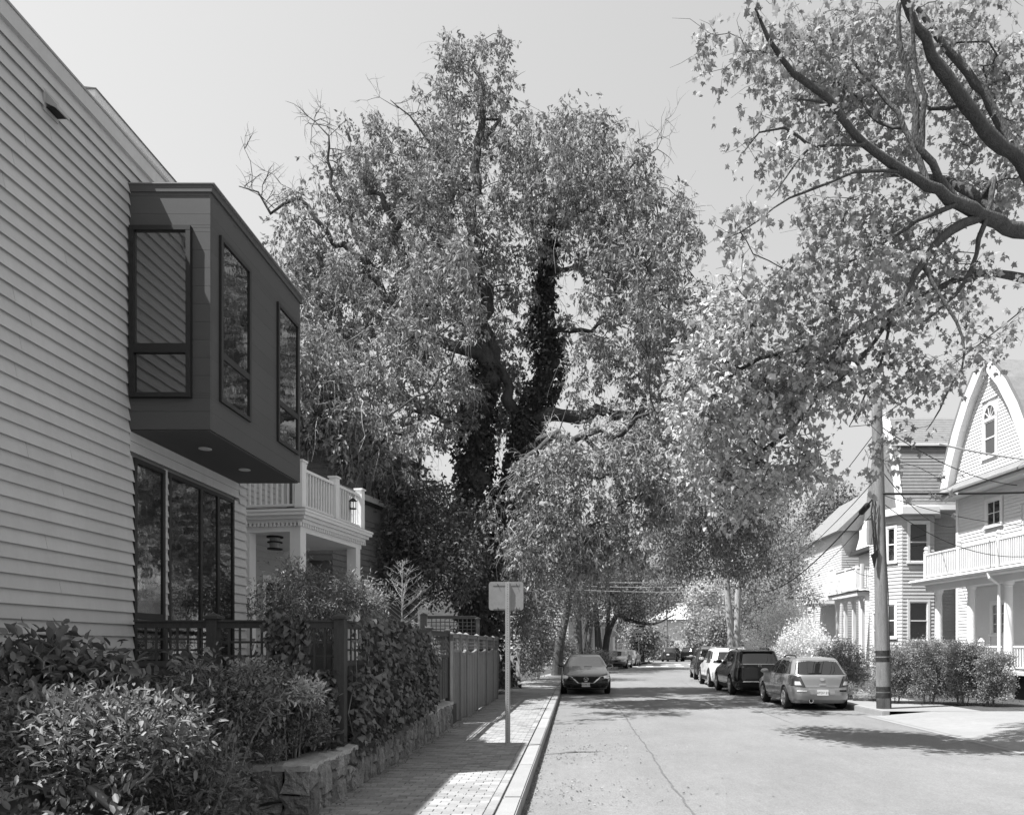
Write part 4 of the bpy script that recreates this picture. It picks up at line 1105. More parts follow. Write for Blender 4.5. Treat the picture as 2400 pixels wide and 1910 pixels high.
def interp(tab, z):
    if z <= tab[0][0]: return tab[0][1]
    for (a, va), (b, vb) in zip(tab, tab[1:]):
        if a <= z <= b: return va + (vb - va) * (z - a) / max(b - a, 1e-9)
    return tab[-1][1]
def text_mesh(txt, size, m):
    cu = bpy.data.curves.new('plate_text', 'FONT'); cu.body = txt; cu.size = size; cu.align_x = 'CENTER'; cu.align_y = 'CENTER'; cu.extrude = .001
    o = bpy.data.objects.new('plate_text', cu); col.objects.link(o)
    bpy.context.view_layer.update()
    me = bpy.data.meshes.new_from_object(o.evaluated_get(bpy.context.evaluated_depsgraph_get()))
    bpy.data.objects.remove(o); me.materials.clear(); me.materials.append(m)
    return me
class Car:
    """body as stacked superellipse rings: front(z), rear(z) and half width(z) come from the side and end views.
    local x right, y forward, z up; y = 0 at the rear bumper"""
    def __init__(s, name, label, spec, paint, loc, rz, group='cars parked along the kerbs'):
        s.sp = spec; s.root = thing(name, label, 'car', loc, group); s.root['_local'] = 1; s.root.rotation_euler = (0, 0, rz)
        s.n = spec.get('n', 7.0); s.paint = paint
        s.body()
        for y in spec['axles']:
            for sx in (-1, 1): s.wheel(sx, y)
    def dims(s, z):
        f = interp(s.sp['front'], z); r = interp(s.sp['rear'], z); return (f + r) / 2, (f - r) / 2, interp(s.sp['w'], z)
    def side(s, y, z, sx, off=.004):
        c, a, w = s.dims(z); t = min(1, abs((y - c) / a)); return Vector((sx * (w * (1 - t ** s.n) ** (1 / s.n) + off), y, z))
    def end(s, x, z, sg, off=.004):
        c, a, w = s.dims(z); t = min(1, abs(x / w)); return Vector((x, c + sg * (a * (1 - t ** s.n) ** (1 / s.n) + off), z))
    def body(s):
        zs = s.sp['zs']; K = 56; v = []; f = []
        for z in zs:
            c, a, w = s.dims(z)
            for k in range(K):
                t = 2 * math.pi * k / K; ct, st = math.cos(t), math.sin(t); e = 2 / s.n
                v.append((w * math.copysign(abs(ct) ** e, ct), c + a * math.copysign(abs(st) ** e, st), z))
        for i in range(len(zs) - 1):
            for k in range(K):
                p = i * K + k; q = i * K + (k + 1) % K; f.append((p, q, q + K, p + K))
        f.append(tuple(range(K - 1, -1, -1))); f.append(tuple(range((len(zs) - 1) * K, len(zs) * K)))
        o = add('body', mesh_from('body', v, f, s.paint), s.root)
        cut = MB(); R = s.sp['r'] + .055
        for y in s.sp['axles']:
            prof = [(y + R * math.cos(a_), s.sp['r'] + R * math.sin(a_)) for a_ in [math.pi * 2 * k / 28 for k in range(28)]]
            cut.prism([(-1.2, p[0], p[1]) for p in prof], (2.4, 0, 0))
        co = cut.build('cutter', m_plastic)
        md = o.modifiers.new('arches', 'BOOLEAN'); md.operation = 'DIFFERENCE'; md.object = co; md.solver = 'EXACT'
        bpy.context.view_layer.update()
        mw = s.root.matrix_world.copy(); co.matrix_world = s.root.matrix_basis
        bpy.context.view_layer.update()
        me = bpy.data.meshes.new_from_object(o.evaluated_get(bpy.context.evaluated_depsgraph_get()))
        o.modifiers.clear(); o.data = me; bpy.data.objects.remove(co)
        me.materials.clear(); me.materials.append(s.paint)
        for p in me.polygons: p.material_index = 0
        me.shade_smooth(); me.set_sharp_from_angle(angle=math.radians(32))
        s.bodyobj = o
        z0 = s.sp['zs'][0]; c, a, w = s.dims(z0)
        # dark floor between the wheels
        MB().box((0, c, z0 + .03), (2 * w * .8, 2 * a * .86, .1)).build('underbody', m_plastic, s.root)
        xx = w * .62
        MB().box((0, c, .45), (2 * xx, 2 * a * .9, .5)).build('wheel_housing', m_plastic, s.root)
    def wheel(s, sx, y):
        r = s.sp['r']; x = sx * (interp(s.sp['w'], .5) - .10); tw = .105
        T = Matrix.Translation((x, y, r)) @ Matrix.Rotation(math.pi / 2, 4, 'Y')
        t = MB().lathe([(r * .62, -tw), (r * .92, -tw), (r * .985, -tw * .75), (r, -tw * .4), (r, tw * .4), (r * .985, tw * .75), (r * .92, tw), (r * .62, tw)], 32, T).build('wheel', m_tyre, s.root, True)
        t.data.set_sharp_from_angle(angle=.7)
        b = MB(); xo = x + sx * (tw + .002)
        b.lathe([(r * .66, -.012), (r * .66, .006), (r * .60, .010), (r * .58, -.012)], 28, Matrix.Translation((xo, y, r)) @ Matrix.Rotation(sx * math.pi / 2, 4, 'Y'))
        ns = s.sp.get('spokes', 7)
        for k in range(ns):
            a_ = 2 * math.pi * k / ns + .3; ca, sa = math.cos(a_), math.sin(a_)
            p0 = (.03, .12 * r); p1 = (.028, .62 * r)
            q = []
            for wd, rr in ((.05, .1 * r), (.032, .62 * r), (-.032, .62 * r), (-.05, .1 * r)):
                q.append((xo - sx * .002, y + rr * ca - wd * sa, r + rr * sa + wd * ca))
            b.prism(q, (sx * .012, 0, 0))
        b.lathe([(.05, -.01), (.05, .014), (.03, .018)], 14, Matrix.Translation((xo, y, r)) @ Matrix.Rotation(sx * math.pi / 2, 4, 'Y'))
        b.build('rim', m_rim, t)
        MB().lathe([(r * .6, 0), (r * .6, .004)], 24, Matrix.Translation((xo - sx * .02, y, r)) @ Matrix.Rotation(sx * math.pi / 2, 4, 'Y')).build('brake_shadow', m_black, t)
    def patch(s, name, m, quad, fn, nu=10, nv=5, parent=None, off=.004):
        "quad: 4 corners (a, z): bottom-left, bottom-right, top-right, top-left in the view fn maps"
        v = []; f = []
        (a0, z0), (a1, z1), (a2, z2), (a3, z3) = quad
        for j in range(nv + 1):
            t = j / nv
            for i in range(nu + 1):
                u = i / nu
                a = (a0 * (1 - u) + a1 * u) * (1 - t) + (a3 * (1 - u) + a2 * u) * t
                z = (z0 * (1 - u) + z1 * u) * (1 - t) + (z3 * (1 - u) + z2 * u) * t
                v.append(fn(a, z, off))
        for j in range(nv):
            for i in range(nu):
                p = j * (nu + 1) + i; f.append((p, p + 1, p + nu + 2, p + nu + 1))
        return add(name, mesh_from(name, v, f, m, True), parent or s.root)
    def rearp(s, name, m, quad, **k): return s.patch(name, m, quad, lambda a, z, o: s.end(a, z, -1, o), **k)
    def frontp(s, name, m, quad, **k): return s.patch(name, m, quad, lambda a, z, o: s.end(a, z, 1, o), **k)
    def sidep(s, name, m, quad, sx, **k): return s.patch(name, m, quad, lambda a, z, o: s.side(a, z, sx, o), **k)
    def mirrors(s, y, z, m=None):
        for sx in (-1, 1):
            p = s.side(y, z, sx, 0)
            b = MB().lathe([(.02, -.075), (.085, -.06), (.10, 0), (.085, .06), (.03, .08)], 12, Matrix.Translation(p + Vector((sx * .13, -.02, .03))) @ Matrix.Rotation(math.pi / 2, 4, 'X') @ Matrix.Diagonal((1.25, .75, 1, 1)))
            b.tube([p + Vector((0, 0, -.02)), p + Vector((sx * .08, -.02, .0))], .022, 6)
            mo = b.build('door_mirror', m or s.paint, s.root, True); mo.data.set_sharp_from_angle(angle=.9)
    def plate(s, z, sg, txt, x=0.0, off=.018):
        p = s.end(x, z, sg, off); q = MB().box(p, (.305, .008, .152)).build('licence_plate', m_plate, s.root)
        if txt:
            me = text_mesh(txt, .085, m_black)
            R = Matrix.Rotation(math.pi / 2, 4, 'X') if sg < 0 else Matrix.Rotation(math.pi, 4, 'Z') @ Matrix.Rotation(math.pi / 2, 4, 'X')
            add('plate_characters', me, q, Matrix.Translation(p + Vector((0, sg * .005, -.008))) @ R)

zs_ = lambda hi: [.20, .24, .30, .38, .46, .54, .60, .66, .72, .78, .84, .90, .94, .98] + [round(.98 + (hi - .98) * t, 4) for t in (.1, .2, .3, .4, .5, .6, .7, .78, .85, .9, .94, .97, .99, 1.0)]
def topw(w_belt, w_roof, hi): return [(.20, w_belt - .07), (.30, w_belt - .02), (.5, w_belt + .012), (.68, w_belt + .015), (.92, w_belt - .02), (.98, w_belt - .04), (hi - .10, w_roof + .04), (hi - .03, w_roof - .03), (hi - .008, w_roof - .14), (hi, w_roof - .3)]
def sideglass(c, sx, pts_):
    for q in pts_: c.sidep('side_window', m_carglass, q, sx, nu=8, nv=5)
def roof_rails(c, y0, y1, x, z, m=m_plastic):
    for sx in (-1, 1): MB().tube([(sx * x, y0, z - .03), (sx * x, y0 + .15, z + .045), (sx * x, y1 - .2, z + .045), (sx * x, y1, z - .03)], .02, 8).build('roof_rail', m, c.root)
def gaps(c, ys, z0, z1, zh, handles=()):
    "door seams and handles on both flanks"
    for sx in (-1, 1):
        for y in ys: c.sidep('door_seam', m_black, [(y - .006, z0), (y + .006, z0), (y + .006, z1), (y - .006, z1)], sx, nu=1, nv=8, off=.003)
        c.sidep('door_seam', m_black, [(ys[0], z0 - .004), (ys[-1], z0 - .004), (ys[-1], z0 + .006), (ys[0], z0 + .006)], sx, nu=12, nv=1, off=.003)
        for y in handles: c.sidep('door_handle', c.paint, [(y - .10, zh), (y + .10, zh), (y + .10, zh + .035), (y - .10, zh + .035)], sx, nu=4, nv=2, off=.022)
KX = 6.52
# ---- silver wagon
wagon = dict(axles=(.82, 3.345), r=.315, n=7, spokes=5, zs=zs_(1.465), w=topw(.84, .60, 1.465),
    rear=[(.20, .14), (.30, .03), (.45, 0), (.60, .01), (.66, .035), (.92, .06), (.98, .10), (1.36, .50), (1.43, .62), (1.465, 1.3)],
    front=[(.20, 4.30), (.35, 4.44), (.5, 4.46), (.62, 4.42), (.72, 4.30), (.90, 3.55), (.94, 3.38), (.98, 3.25), (1.34, 2.52), (1.42, 2.25), (1.465, 1.75)])
cw = Car('silver_station_wagon', 'silver station wagon with roof rails parked at the kerb beside the utility pole', wagon, c_silver, (KX + .20, 20.2, 0), -.02)
cw.rearp('rear_window', m_carglass, [(-.70, 1.0), (.70, 1.0), (.56, 1.37), (-.56, 1.37)], nu=18)
for sx in (-1, 1):
    cw.rearp('tail_lamp', m_lens, [(sx * .815, .70), (sx * .46, .66), (sx * .58, .94), (sx * .80, .975)], nu=12, off=.006)
    cw.rearp('reflector', m_head, [(sx * .72, .70), (sx * .56, .70), (sx * .60, .80), (sx * .72, .80)], nu=6, off=.011)
    sideglass(cw, sx, [[(.42, 1.0), (.95, .99), (.98, 1.34), (.72, 1.31)], [(1.0, .99), (1.85, .98), (1.78, 1.38), (1.03, 1.35)], [(1.92, .98), (3.0, .97), (2.50, 1.31), (1.84, 1.38)]])
for (q) in ([(-.50, .50), (.50, .50), (.50, .66), (-.50, .66)],): pass
cw.rearp('hatch_recess', mat('plate_recess', .24, .4, .4), [(-.34, .42), (.34, .42), (.34, .57), (-.34, .57)], nu=8, off=.004)
cw.rearp('bumper_seam', m_black, [(-.78, .632), (.78, .632), (.78, .640), (-.78, .640)], nu=20, nv=1, off=.005)
for sx in (-1, 1):
    cw.rearp('hatch_seam', m_black, [(sx * .455, .645), (sx * .468, .645), (sx * .60, .945), (sx * .587, .945)], nu=1, nv=6, off=.009)
    cw.rearp('lamp_outline', m_black, [(sx * .825, .685), (sx * .455, .645), (sx * .46, .66), (sx * .82, .70)], nu=8, nv=1, off=.0085)
cw.rearp('window_seam', m_black, [(-.76, .985), (.76, .985), (.755, 1.0), (-.755, 1.0)], nu=20, nv=1, off=.006)
cw.plate(.50, -1, '4TDV 21')
cw.rearp('hatch_handle', m_chrome, [(-.09, .70), (.09, .70), (.09, .735), (-.09, .735)], off=.012)
p = cw.end(0, .86, -1, .008); MB().lathe([(.055, 0), (.055, .012)], 20, Matrix.Translation(p) @ Matrix.Rotation(math.pi / 2, 4, 'X') @ Matrix.Diagonal((1.2, .75, 1, 1))).build('badge', m_chrome, cw.root)
cw.rearp('bumper_sticker', m_white, [(-.68, .53), (-.42, .53), (-.42, .56), (-.68, .56)], off=.012)
st_ = cw.rearp('bumper_sticker', m_black, [(.46, .52), (.66, .52), (.66, .57), (.46, .57)], off=.012)
MB().tube([cw.end(-.30, .27, -1, .0) + Vector((0, .25, .0)), cw.end(-.30, .27, -1, .03)], [.055, .06], 14).build('exhaust', m_chrome, cw.root); MB().lathe([(.045, 0), (.045, .003)], 14, Matrix.Translation(cw.end(-.30, .27, -1, .035)) @ Matrix.Rotation(math.pi / 2, 4, 'X')).build('exhaust_bore', m_black, cw.root)
MB().tube([cw.end(.0, 1.03, -1, .02), cw.end(-.35, 1.02, -1, .02)], .01, 6).build('wiper', m_black, cw.root)
gaps(cw, (1.2, 1.9, 3.02), .36, .98, .83, (1.35, 2.1)); cw.mirrors(2.85, .98); roof_rails(cw, .75, 2.1, .50, 1.45)
# ---- black crossover
suv = dict(axles=(.92, 3.58), r=.36, n=7, spokes=5, zs=[.26] + zs_(1.66)[2:], w=topw(.90, .66, 1.66),
    rear=[(.20, .20), (.34, .05), (.5, 0), (.66, .02), (.80, .04), (1.05, .07), (1.18, .14), (1.50, .36), (1.60, .40), (1.66, 1.3)],
    front=[(.20, 4.42), (.4, 4.55), (.62, 4.56), (.80, 4.48), (.92, 4.25), (1.06, 3.55), (1.12, 3.35), (1.5, 2.65), (1.6, 2.35), (1.66, 1.8)])
cs = Car('black_crossover', 'black crossover with tinted rear window parked ahead of the silver wagon', suv, c_black, (KX - .02, 26.15, 0), -.01)
cs.rearp('rear_window', m_carglass, [(-.62, 1.16), (.62, 1.16), (.53, 1.50), (-.53, 1.50)], nu=14)
MB().box((0, .43, 1.575), (1.08, .20, .03)).build('spoiler', m_plastic, cs.root)
for sx in (-1, 1):
    cs.rearp('tail_lamp', m_lens, [(sx * .86, 1.00), (sx * .50, 1.00), (sx * .62, 1.10), (sx * .80, 1.46)], nu=10, off=.006)
    sideglass(cs, sx, [[(.55, 1.18), (1.05, 1.16), (1.05, 1.50), (.75, 1.47)], [(1.1, 1.16), (1.95, 1.13), (1.9, 1.54), (1.1, 1.51)], [(2.02, 1.13), (3.1, 1.12), (2.6, 1.46), (1.97, 1.54)]])
    cs.sidep('sill_cladding', m_plastic, [(1.35, .28), (3.15, .28), (3.15, .40), (1.35, .40)], sx)
cs.rearp('bumper_trim', m_chrome, [(-.62, .50), (.62, .50), (.58, .535), (-.58, .535)], off=.012, nu=14); cs.rearp('lower_bumper', m_plastic, [(-.78, .30), (.78, .30), (.78, .47), (-.78, .47)], nu=16, off=.01)
cs.rearp('window_strip', m_chrome, [(-.66, 1.13), (.66, 1.13), (.66, 1.145), (-.66, 1.145)], nu=14, nv=1, off=.012)
cs.plate(.80, -1, '1RLK 62', x=.28); gaps(cs, (1.25, 2.0, 3.15), .44, 1.12, .98, (1.4, 2.2)); cs.mirrors(2.95, 1.15)
pb = cs.end(0, 1.08, -1, .012)
MB().box(pb + Vector((-.045, 0, 0)), (.016, .01, .09)).build('badge_stroke', m_chrome, cs.root); MB().box(pb + Vector((.045, 0, 0)), (.016, .01, .09)).build('badge_stroke', m_chrome, cs.root); MB().box(pb, (.076, .01, .016)).build('badge_stroke', m_chrome, cs.root)
roof_rails(cs, 1.0, 2.7, .58, 1.63)
# ---- white SUV
suvw = dict(suv); suvw['spokes'] = 6
suvw['w'] = topw(.92, .70, 1.70); suvw['zs'] = [.28] + zs_(1.70)[2:]
suvw['rear'] = [(.20, .16), (.4, .02), (.7, 0), (1.1, .04), (1.2, .08), (1.52, .30), (1.64, .34), (1.70, 1.2)]; suvw['front'] = [(a, b - .02 + (.06 if a > 1.1 else 0)) for a, b in suv['front'][:-2]] + [(1.64, 2.4), (1.70, 1.8)]
c3 = Car('white_suv', 'white upright SUV with dark wheel-arch cladding and roof rails parked at the kerb', suvw, c_white, (KX + .14, 31.35, 0), -.03)
c3.rearp('rear_window', m_carglass, [(-.66, 1.2), (.66, 1.2), (.58, 1.53), (-.58, 1.53)], nu=14)
for sx in (-1, 1):
    c3.rearp('tail_lamp', m_lens, [(sx * .89, 1.04), (sx * .50, 1.06), (sx * .52, 1.16), (sx * .86, 1.18)], nu=10, off=.006)
    sideglass(c3, sx, [[(.62, 1.24), (1.0, 1.2), (1.02, 1.54), (.72, 1.52)], [(1.1, 1.18), (1.95, 1.15), (1.9, 1.58), (1.12, 1.55)], [(2.02, 1.15), (3.15, 1.14), (2.62, 1.48), (1.97, 1.58)]])
    c3.sidep('sill_cladding', m_plastic, [(1.35, .30), (3.15, .30), (3.15, .46), (1.35, .46)], sx)
    for ya in suv['axles']:
        b = MB(); R0, R1 = .415, .485
        for k in range(14):
            a0 = math.pi * k / 14 - .0; a1 = math.pi * (k + 1) / 14
            qs = [c3.side(ya + R * math.cos(a_), .36 + R * math.sin(a_), sx, .008) for R, a_ in ((R0, a0), (R1, a0), (R1, a1), (R0, a1))]
            n = len(b.v); b.v += qs; b.f.append((n, n + 1, n + 2, n + 3))
        b.build('arch_cladding', m_plastic, c3.root)
c3.rearp('lower_bumper', m_plastic, [(-.85, .30), (.85, .30), (.85, .62), (-.85, .62)], nu=16, off=.008)
gaps(c3, (1.3, 2.0, 3.18), .48, 1.14, 1.0, (1.45, 2.2)); c3.mirrors(2.98, 1.18); roof_rails(c3, .8, 2.9, .60, 1.68, m_galv)
# ---- dark SUV farthest in the right-hand row
suvd = dict(suvw); c4 = Car('dark_suv', 'dark SUV with roof rack parked ahead of the white SUV', suvd, c_grey, (7.15, 38.6, 0), -.08)
c4.rearp('rear_window', m_carglass, [(-.66, 1.2), (.66, 1.2), (.58, 1.53), (-.58, 1.53)], nu=14)
for sx in (-1, 1):
    c4.rearp('tail_lamp', m_lens, [(sx * .89, .95), (sx * .66, .95), (sx * .68, 1.2), (sx * .86, 1.2)], nu=8, off=.006)
    sideglass(c4, sx, [[(.62, 1.22), (1.0, 1.2), (1.02, 1.54), (.72, 1.52)], [(1.1, 1.18), (1.95, 1.15), (1.9, 1.58), (1.12, 1.55)], [(2.02, 1.15), (3.15, 1.14), (2.62, 1.48), (1.97, 1.58)]])
c4.mirrors(2.98, 1.18, m_galv); roof_rails(c4, .6, 3.0, .60, 1.68)
for y in (1.2, 1.9): MB().tube([(-.6, y, 1.73), (.6, y, 1.73)], .018, 8).build('rack_bar', m_galv, c4.root)
# ---- dark sedan facing the camera
sed = dict(axles=(1.08, 3.91), r=.34, n=6, spokes=5, zs=zs_(1.45), w=topw(.90, .60, 1.45),
    rear=[(.20, .16), (.35, .03), (.55, 0), (.8, .03), (.98, .12), (1.03, .42), (1.08, .62), (1.38, 1.45), (1.45, 2.1)],
    front=[(.20, 4.70), (.32, 4.84), (.5, 4.86), (.62, 4.85), (.70, 4.78), (.76, 4.62), (.90, 3.95), (.95, 3.62), (.98, 3.45), (1.05, 3.25), (1.36, 2.50), (1.42, 2.2), (1.45, 2.15)])
cm = Car('dark_sedan', 'dark glossy sedan with chrome-edged grille facing up the street at the brick pavement', sed, c_grey, (.36, 26.85 + 4.86, 0), math.pi)
cm.frontp('windscreen', m_shield, [(-.73, .985), (.73, .985), (.57, 1.36), (-.57, 1.36)], nu=16, nv=8)
cm.frontp('grille', m_black, [(-.30, .435), (.30, .435), (.50, .66), (-.50, .66)], nu=12, off=.008)
for (q) in ([(-.56, .655), (-.48, .645), (-.26, .445), (-.30, .43)], [(.56, .655), (.48, .645), (.26, .445), (.30, .43)], [(-.30, .425), (.30, .425), (.28, .447), (-.28, .447)]):
    cm.frontp('grille_chrome', m_chrome, q, off=.016, nu=8, nv=2)
for sx in (-1, 1):
    cm.frontp('headlamp', m_head, [(sx * .86, .58), (sx * .50, .61), (sx * .52, .67), (sx * .85, .73)], nu=10, off=.008)
    cm.frontp('lamp_inner', m_black, [(sx * .66, .60), (sx * .50, .615), (sx * .53, .66), (sx * .64, .68)], nu=6, off=.011)
    cm.frontp('fog_recess', m_black, [(sx * .86, .33), (sx * .55, .27), (sx * .60, .36), (sx * .84, .44)], nu=6, off=.006)
    sideglass(cm, sx, [[(1.2, 1.02), (1.75, 1.0), (1.85, 1.33), (1.6, 1.30)], [(1.82, 1.0), (3.2, .99), (2.55, 1.28), (1.92, 1.35)]])
cm.frontp('lower_intake', m_black, [(-.48, .27), (.48, .27), (.42, .38), (-.42, .38)], nu=12, off=.006); cm.frontp('lip', m_chrome, [(-.80, .232), (.80, .232), (.80, .244), (-.80, .244)], nu=14, nv=1, off=.012)
cm.plate(.375, 1, '1WP0 53', off=.03); gaps(cm, (1.5, 2.3, 3.4), .34, .98, .82, (1.7, 2.5)); cm.mirrors(3.05, .99)
pb = cm.end(0, .565, 1, .02)
ring = MB()
for k in range(20):
    a0, a1 = 2 * math.pi * k / 20, 2 * math.pi * (k + 1) / 20
    ring.tube([pb + Vector((.085 * math.cos(a0), 0, .068 * math.sin(a0))), pb + Vector((.085 * math.cos(a1), 0, .068 * math.sin(a1)))], .009, 5)
for sx in (-1, 1): ring.tube([pb + Vector((0, 0, -.03)), pb + Vector((sx * .045, 0, .015)), pb + Vector((sx * .08, 0, .02))], .009, 5)
ring.build('badge', m_chrome, cm.root)
for x in (-.25, .2): MB().tube([cm.end(x, .99, 1, .02), cm.end(x + .3, .995, 1, .02)], .008, 5).build('wiper', m_black, cm.root)
# ---- grey sedan facing the camera farther down the left kerb, another behind it
sed2 = dict(sed)
c6 = Car('grey_sedan', 'mid-grey sedan facing the camera farther down the left kerb', sed2, c_mid, (4.05, 59.0 + 4.7, 0), math.pi - .2)
c6.frontp('windscreen', m_shield, [(-.72, .985), (.72, .985), (.56, 1.36), (-.56, 1.36)], nu=12, nv=6); c6.frontp('grille', m_black, [(-.20, .54), (.20, .54), (.28, .66), (-.28, .66)], off=.008)
for sx in (-1, 1):
    c6.frontp('headlamp', m_head, [(sx * .84, .56), (sx * .45, .58), (sx * .48, .68), (sx * .83, .72)], off=.008)
    sideglass(c6, sx, [[(1.2, 1.02), (1.75, 1.0), (1.85, 1.33), (1.6, 1.30)], [(1.82, 1.0), (3.2, .99), (2.55, 1.28), (1.92, 1.35)]])
c6.frontp('lower_intake', m_black, [(-.6, .30), (.6, .30), (.6, .38), (-.6, .38)], nu=12, off=.006); c6.mirrors(3.05, .99)
c7 = Car('pale_sedan', 'pale sedan half hidden behind the mid-grey sedan', sed2, c_silver, (5.35, 65.6 + 4.7, 0), math.pi - .22)
c7.frontp('windscreen', m_shield, [(-.72, .985), (.72, .985), (.56, 1.36), (-.56, 1.36)], nu=12, nv=6)
for sx in (-1, 1):
    c7.frontp('headlamp', m_head, [(sx * .84, .56), (sx * .45, .58), (sx * .48, .68), (sx * .83, .72)], off=.008)
    sideglass(c7, sx, [[(1.2, 1.02), (1.75, 1.0), (1.85, 1.33), (1.6, 1.30)], [(1.82, 1.0), (3.2, .99), (2.55, 1.28), (1.92, 1.35)]])
c7.mirrors(3.05, .99)
# ---- two dark cars across the end of the street
c8 = Car('distant_dark_suv', 'dark SUV parked below the pale house at the end of the street', suvd, c_darkred, (10.6, 85.5, 0), -.35)
c8.rearp('rear_window', m_carglass, [(-.66, 1.2), (.66, 1.2), (.58, 1.53), (-.58, 1.53)])
for sx in (-1, 1):
    c8.rearp('tail_lamp', m_lens, [(sx * .89, .95), (sx * .6, .95), (sx * .62, 1.15), (sx * .86, 1.15)], off=.006)
    sideglass(c8, sx, [[(1.1, 1.18), (1.95, 1.15), (1.9, 1.58), (1.12, 1.55)], [(2.02, 1.15), (3.15, 1.14), (2.62, 1.48), (1.97, 1.58)]])
c8.plate(.85, -1, None)
c9 = Car('distant_pickup', 'dark low-tailed truck parked beside the SUV at the end of the street', suvd, c_black, (12.9, 86.5, 0), -.55)
c9.rearp('rear_window', m_carglass, [(-.6, 1.2), (.6, 1.2), (.55, 1.5), (-.55, 1.5)]); c9.rearp('bumper', m_chrome, [(-.85, .55), (.85, .55), (.85, .66), (-.85, .66)], off=.02)
for sx in (-1, 1): sideglass(c9, sx, [[(1.1, 1.18), (1.95, 1.15), (1.9, 1.58), (1.12, 1.55)], [(2.02, 1.15), (3.15, 1.14), (2.62, 1.48), (1.97, 1.58)]])
# ================================================================ vegetation
def np_mesh(name, V, tris, m):
    me = bpy.data.meshes.new(name)
    V = np.asarray(V, dtype=np.float32); tris = np.asarray(tris, dtype=np.int32)
    me.vertices.add(len(V)); me.vertices.foreach_set('co', V.ravel())
    me.loops.add(tris.size); me.loops.foreach_set('vertex_index', tris.ravel())
    me.polygons.add(len(tris)); me.polygons.foreach_set('loop_start', np.arange(0, tris.size, 3, dtype=np.int32))
    me.update(calc_edges=True); me.materials.append(m)
    return me
def nrm(a): return a / np.maximum(np.linalg.norm(a, axis=-1, keepdims=True), 1e-9)
SHAPES = {
  'kite': (np.array([(0, 0, 0), (.45, .5, .10), (1, 0, -.06), (.45, -.5, .10)]), [(0, 2, 1), (0, 3, 2)]),
  'oval': (np.array([(0, 0, 0), (.30, .42, .08), (.68, .38, .06), (1, 0, -.12), (.68, -.38, .06), (.30, -.42, .08), (.5, 0, -.02)]), [(0, 6, 1), (1, 6, 2), (2, 6, 3), (3, 6, 4), (4, 6, 5), (5, 6, 0)]),
  'ivy': (np.array([(0, 0, 0), (-.02, .5, -.05), (.42, .34, .05), (1, 0, -.12), (.42, -.34, .05), (-.02, -.5, -.05), (.3, 0, .03)]), [(0, 6, 1), (1, 6, 2), (2, 6, 3), (3, 6, 4), (4, 6, 5), (5, 6, 0)]),
  'maple': (np.array([(0, 0, 0), (.05, .38, -.03), (.24, .28, 0), (.42, .60, -.08), (.52, .22, 0), (1, 0, -.12), (.52, -.22, 0), (.42, -.60, -.08), (.24, -.28, 0), (.05, -.38, -.03), (.32, 0, .04)]),
            [(i, 10, i + 1) for i in range(9)] + [(9, 10, 0)]),
}
def leaves_mesh(name, m, P, Dr, L, W, shape='kite', flat=0.0):
    "one mesh of leaves: P positions, Dr directions, flat 0 = any turn, 1 = faces up"
    n = len(P); T, F = SHAPES[shape]; F = np.array(F)
    Dr = nrm(Dr); up = RNG.normal(size=(n, 3)); up[:, 2] += flat * 3
    S = nrm(np.cross(Dr, up)); N = np.cross(S, Dr)
    L = np.broadcast_to(L, n)[:, None, None]; W = np.broadcast_to(W, n)[:, None, None]
    V = P[:, None, :] + Dr[:, None, :] * T[None, :, 0:1] * L + S[:, None, :] * T[None, :, 1:2] * W + N[:, None, :] * T[None, :, 2:3] * L
    k = len(T); tri = (F[None, :, :] + (np.arange(n) * k)[:, None, None]).reshape(-1, 3)
    return np_mesh(name, V.reshape(-1, 3), tri, m)

def smooth_path(pts, rad, step):
    pts = [Vector(p) for p in pts]; out, ro = [], []
    for i in range(len(pts) - 1):
        p0 = pts[max(i - 1, 0)]; p1 = pts[i]; p2 = pts[i + 1]; p3 = pts[min(i + 2, len(pts) - 1)]
        n = max(1, int((p2 - p1).length / step))
        for k in range(n):
            t = k / n
            q = .5 * ((2 * p1) + (p2 - p0) * t + (2 * p0 - 5 * p1 + 4 * p2 - p3) * t * t + (3 * p1 - p0 - 3 * p2 + p3) * t ** 3)
            out.append(q); ro.append(rad[i] + (rad[i + 1] - rad[i]) * t)
    out.append(pts[-1]); ro.append(rad[-1])
    return out, ro

def lobe_points(lobes, n, shell=.35):
    "attractors in ellipsoids given as (x px, y px, D, rx px, ry px, depth radius m[, weight])"
    vols = np.array([(l[3] * l[4] * l[5]) ** .8 * (l[6] if len(l) > 6 else 1) * (l[2] ** 1.6) for l in lobes]); vols /= vols.sum()
    cnt = RNG.multinomial(n, vols); out = []
    for l, c in zip(lobes, cnt):
        d = nrm(RNG.normal(size=(c, 3))); r = RNG.uniform(shell ** 3, 1, size=(c, 1)) ** (1 / 3)
        q = d * r; ctr = at(l[0], l[1], l[2]); s = l[2] / F_PX
        out.append(np.array(ctr) + q * np.array([l[3] * s, l[5], l[4] * s]))
    return np.concatenate(out)

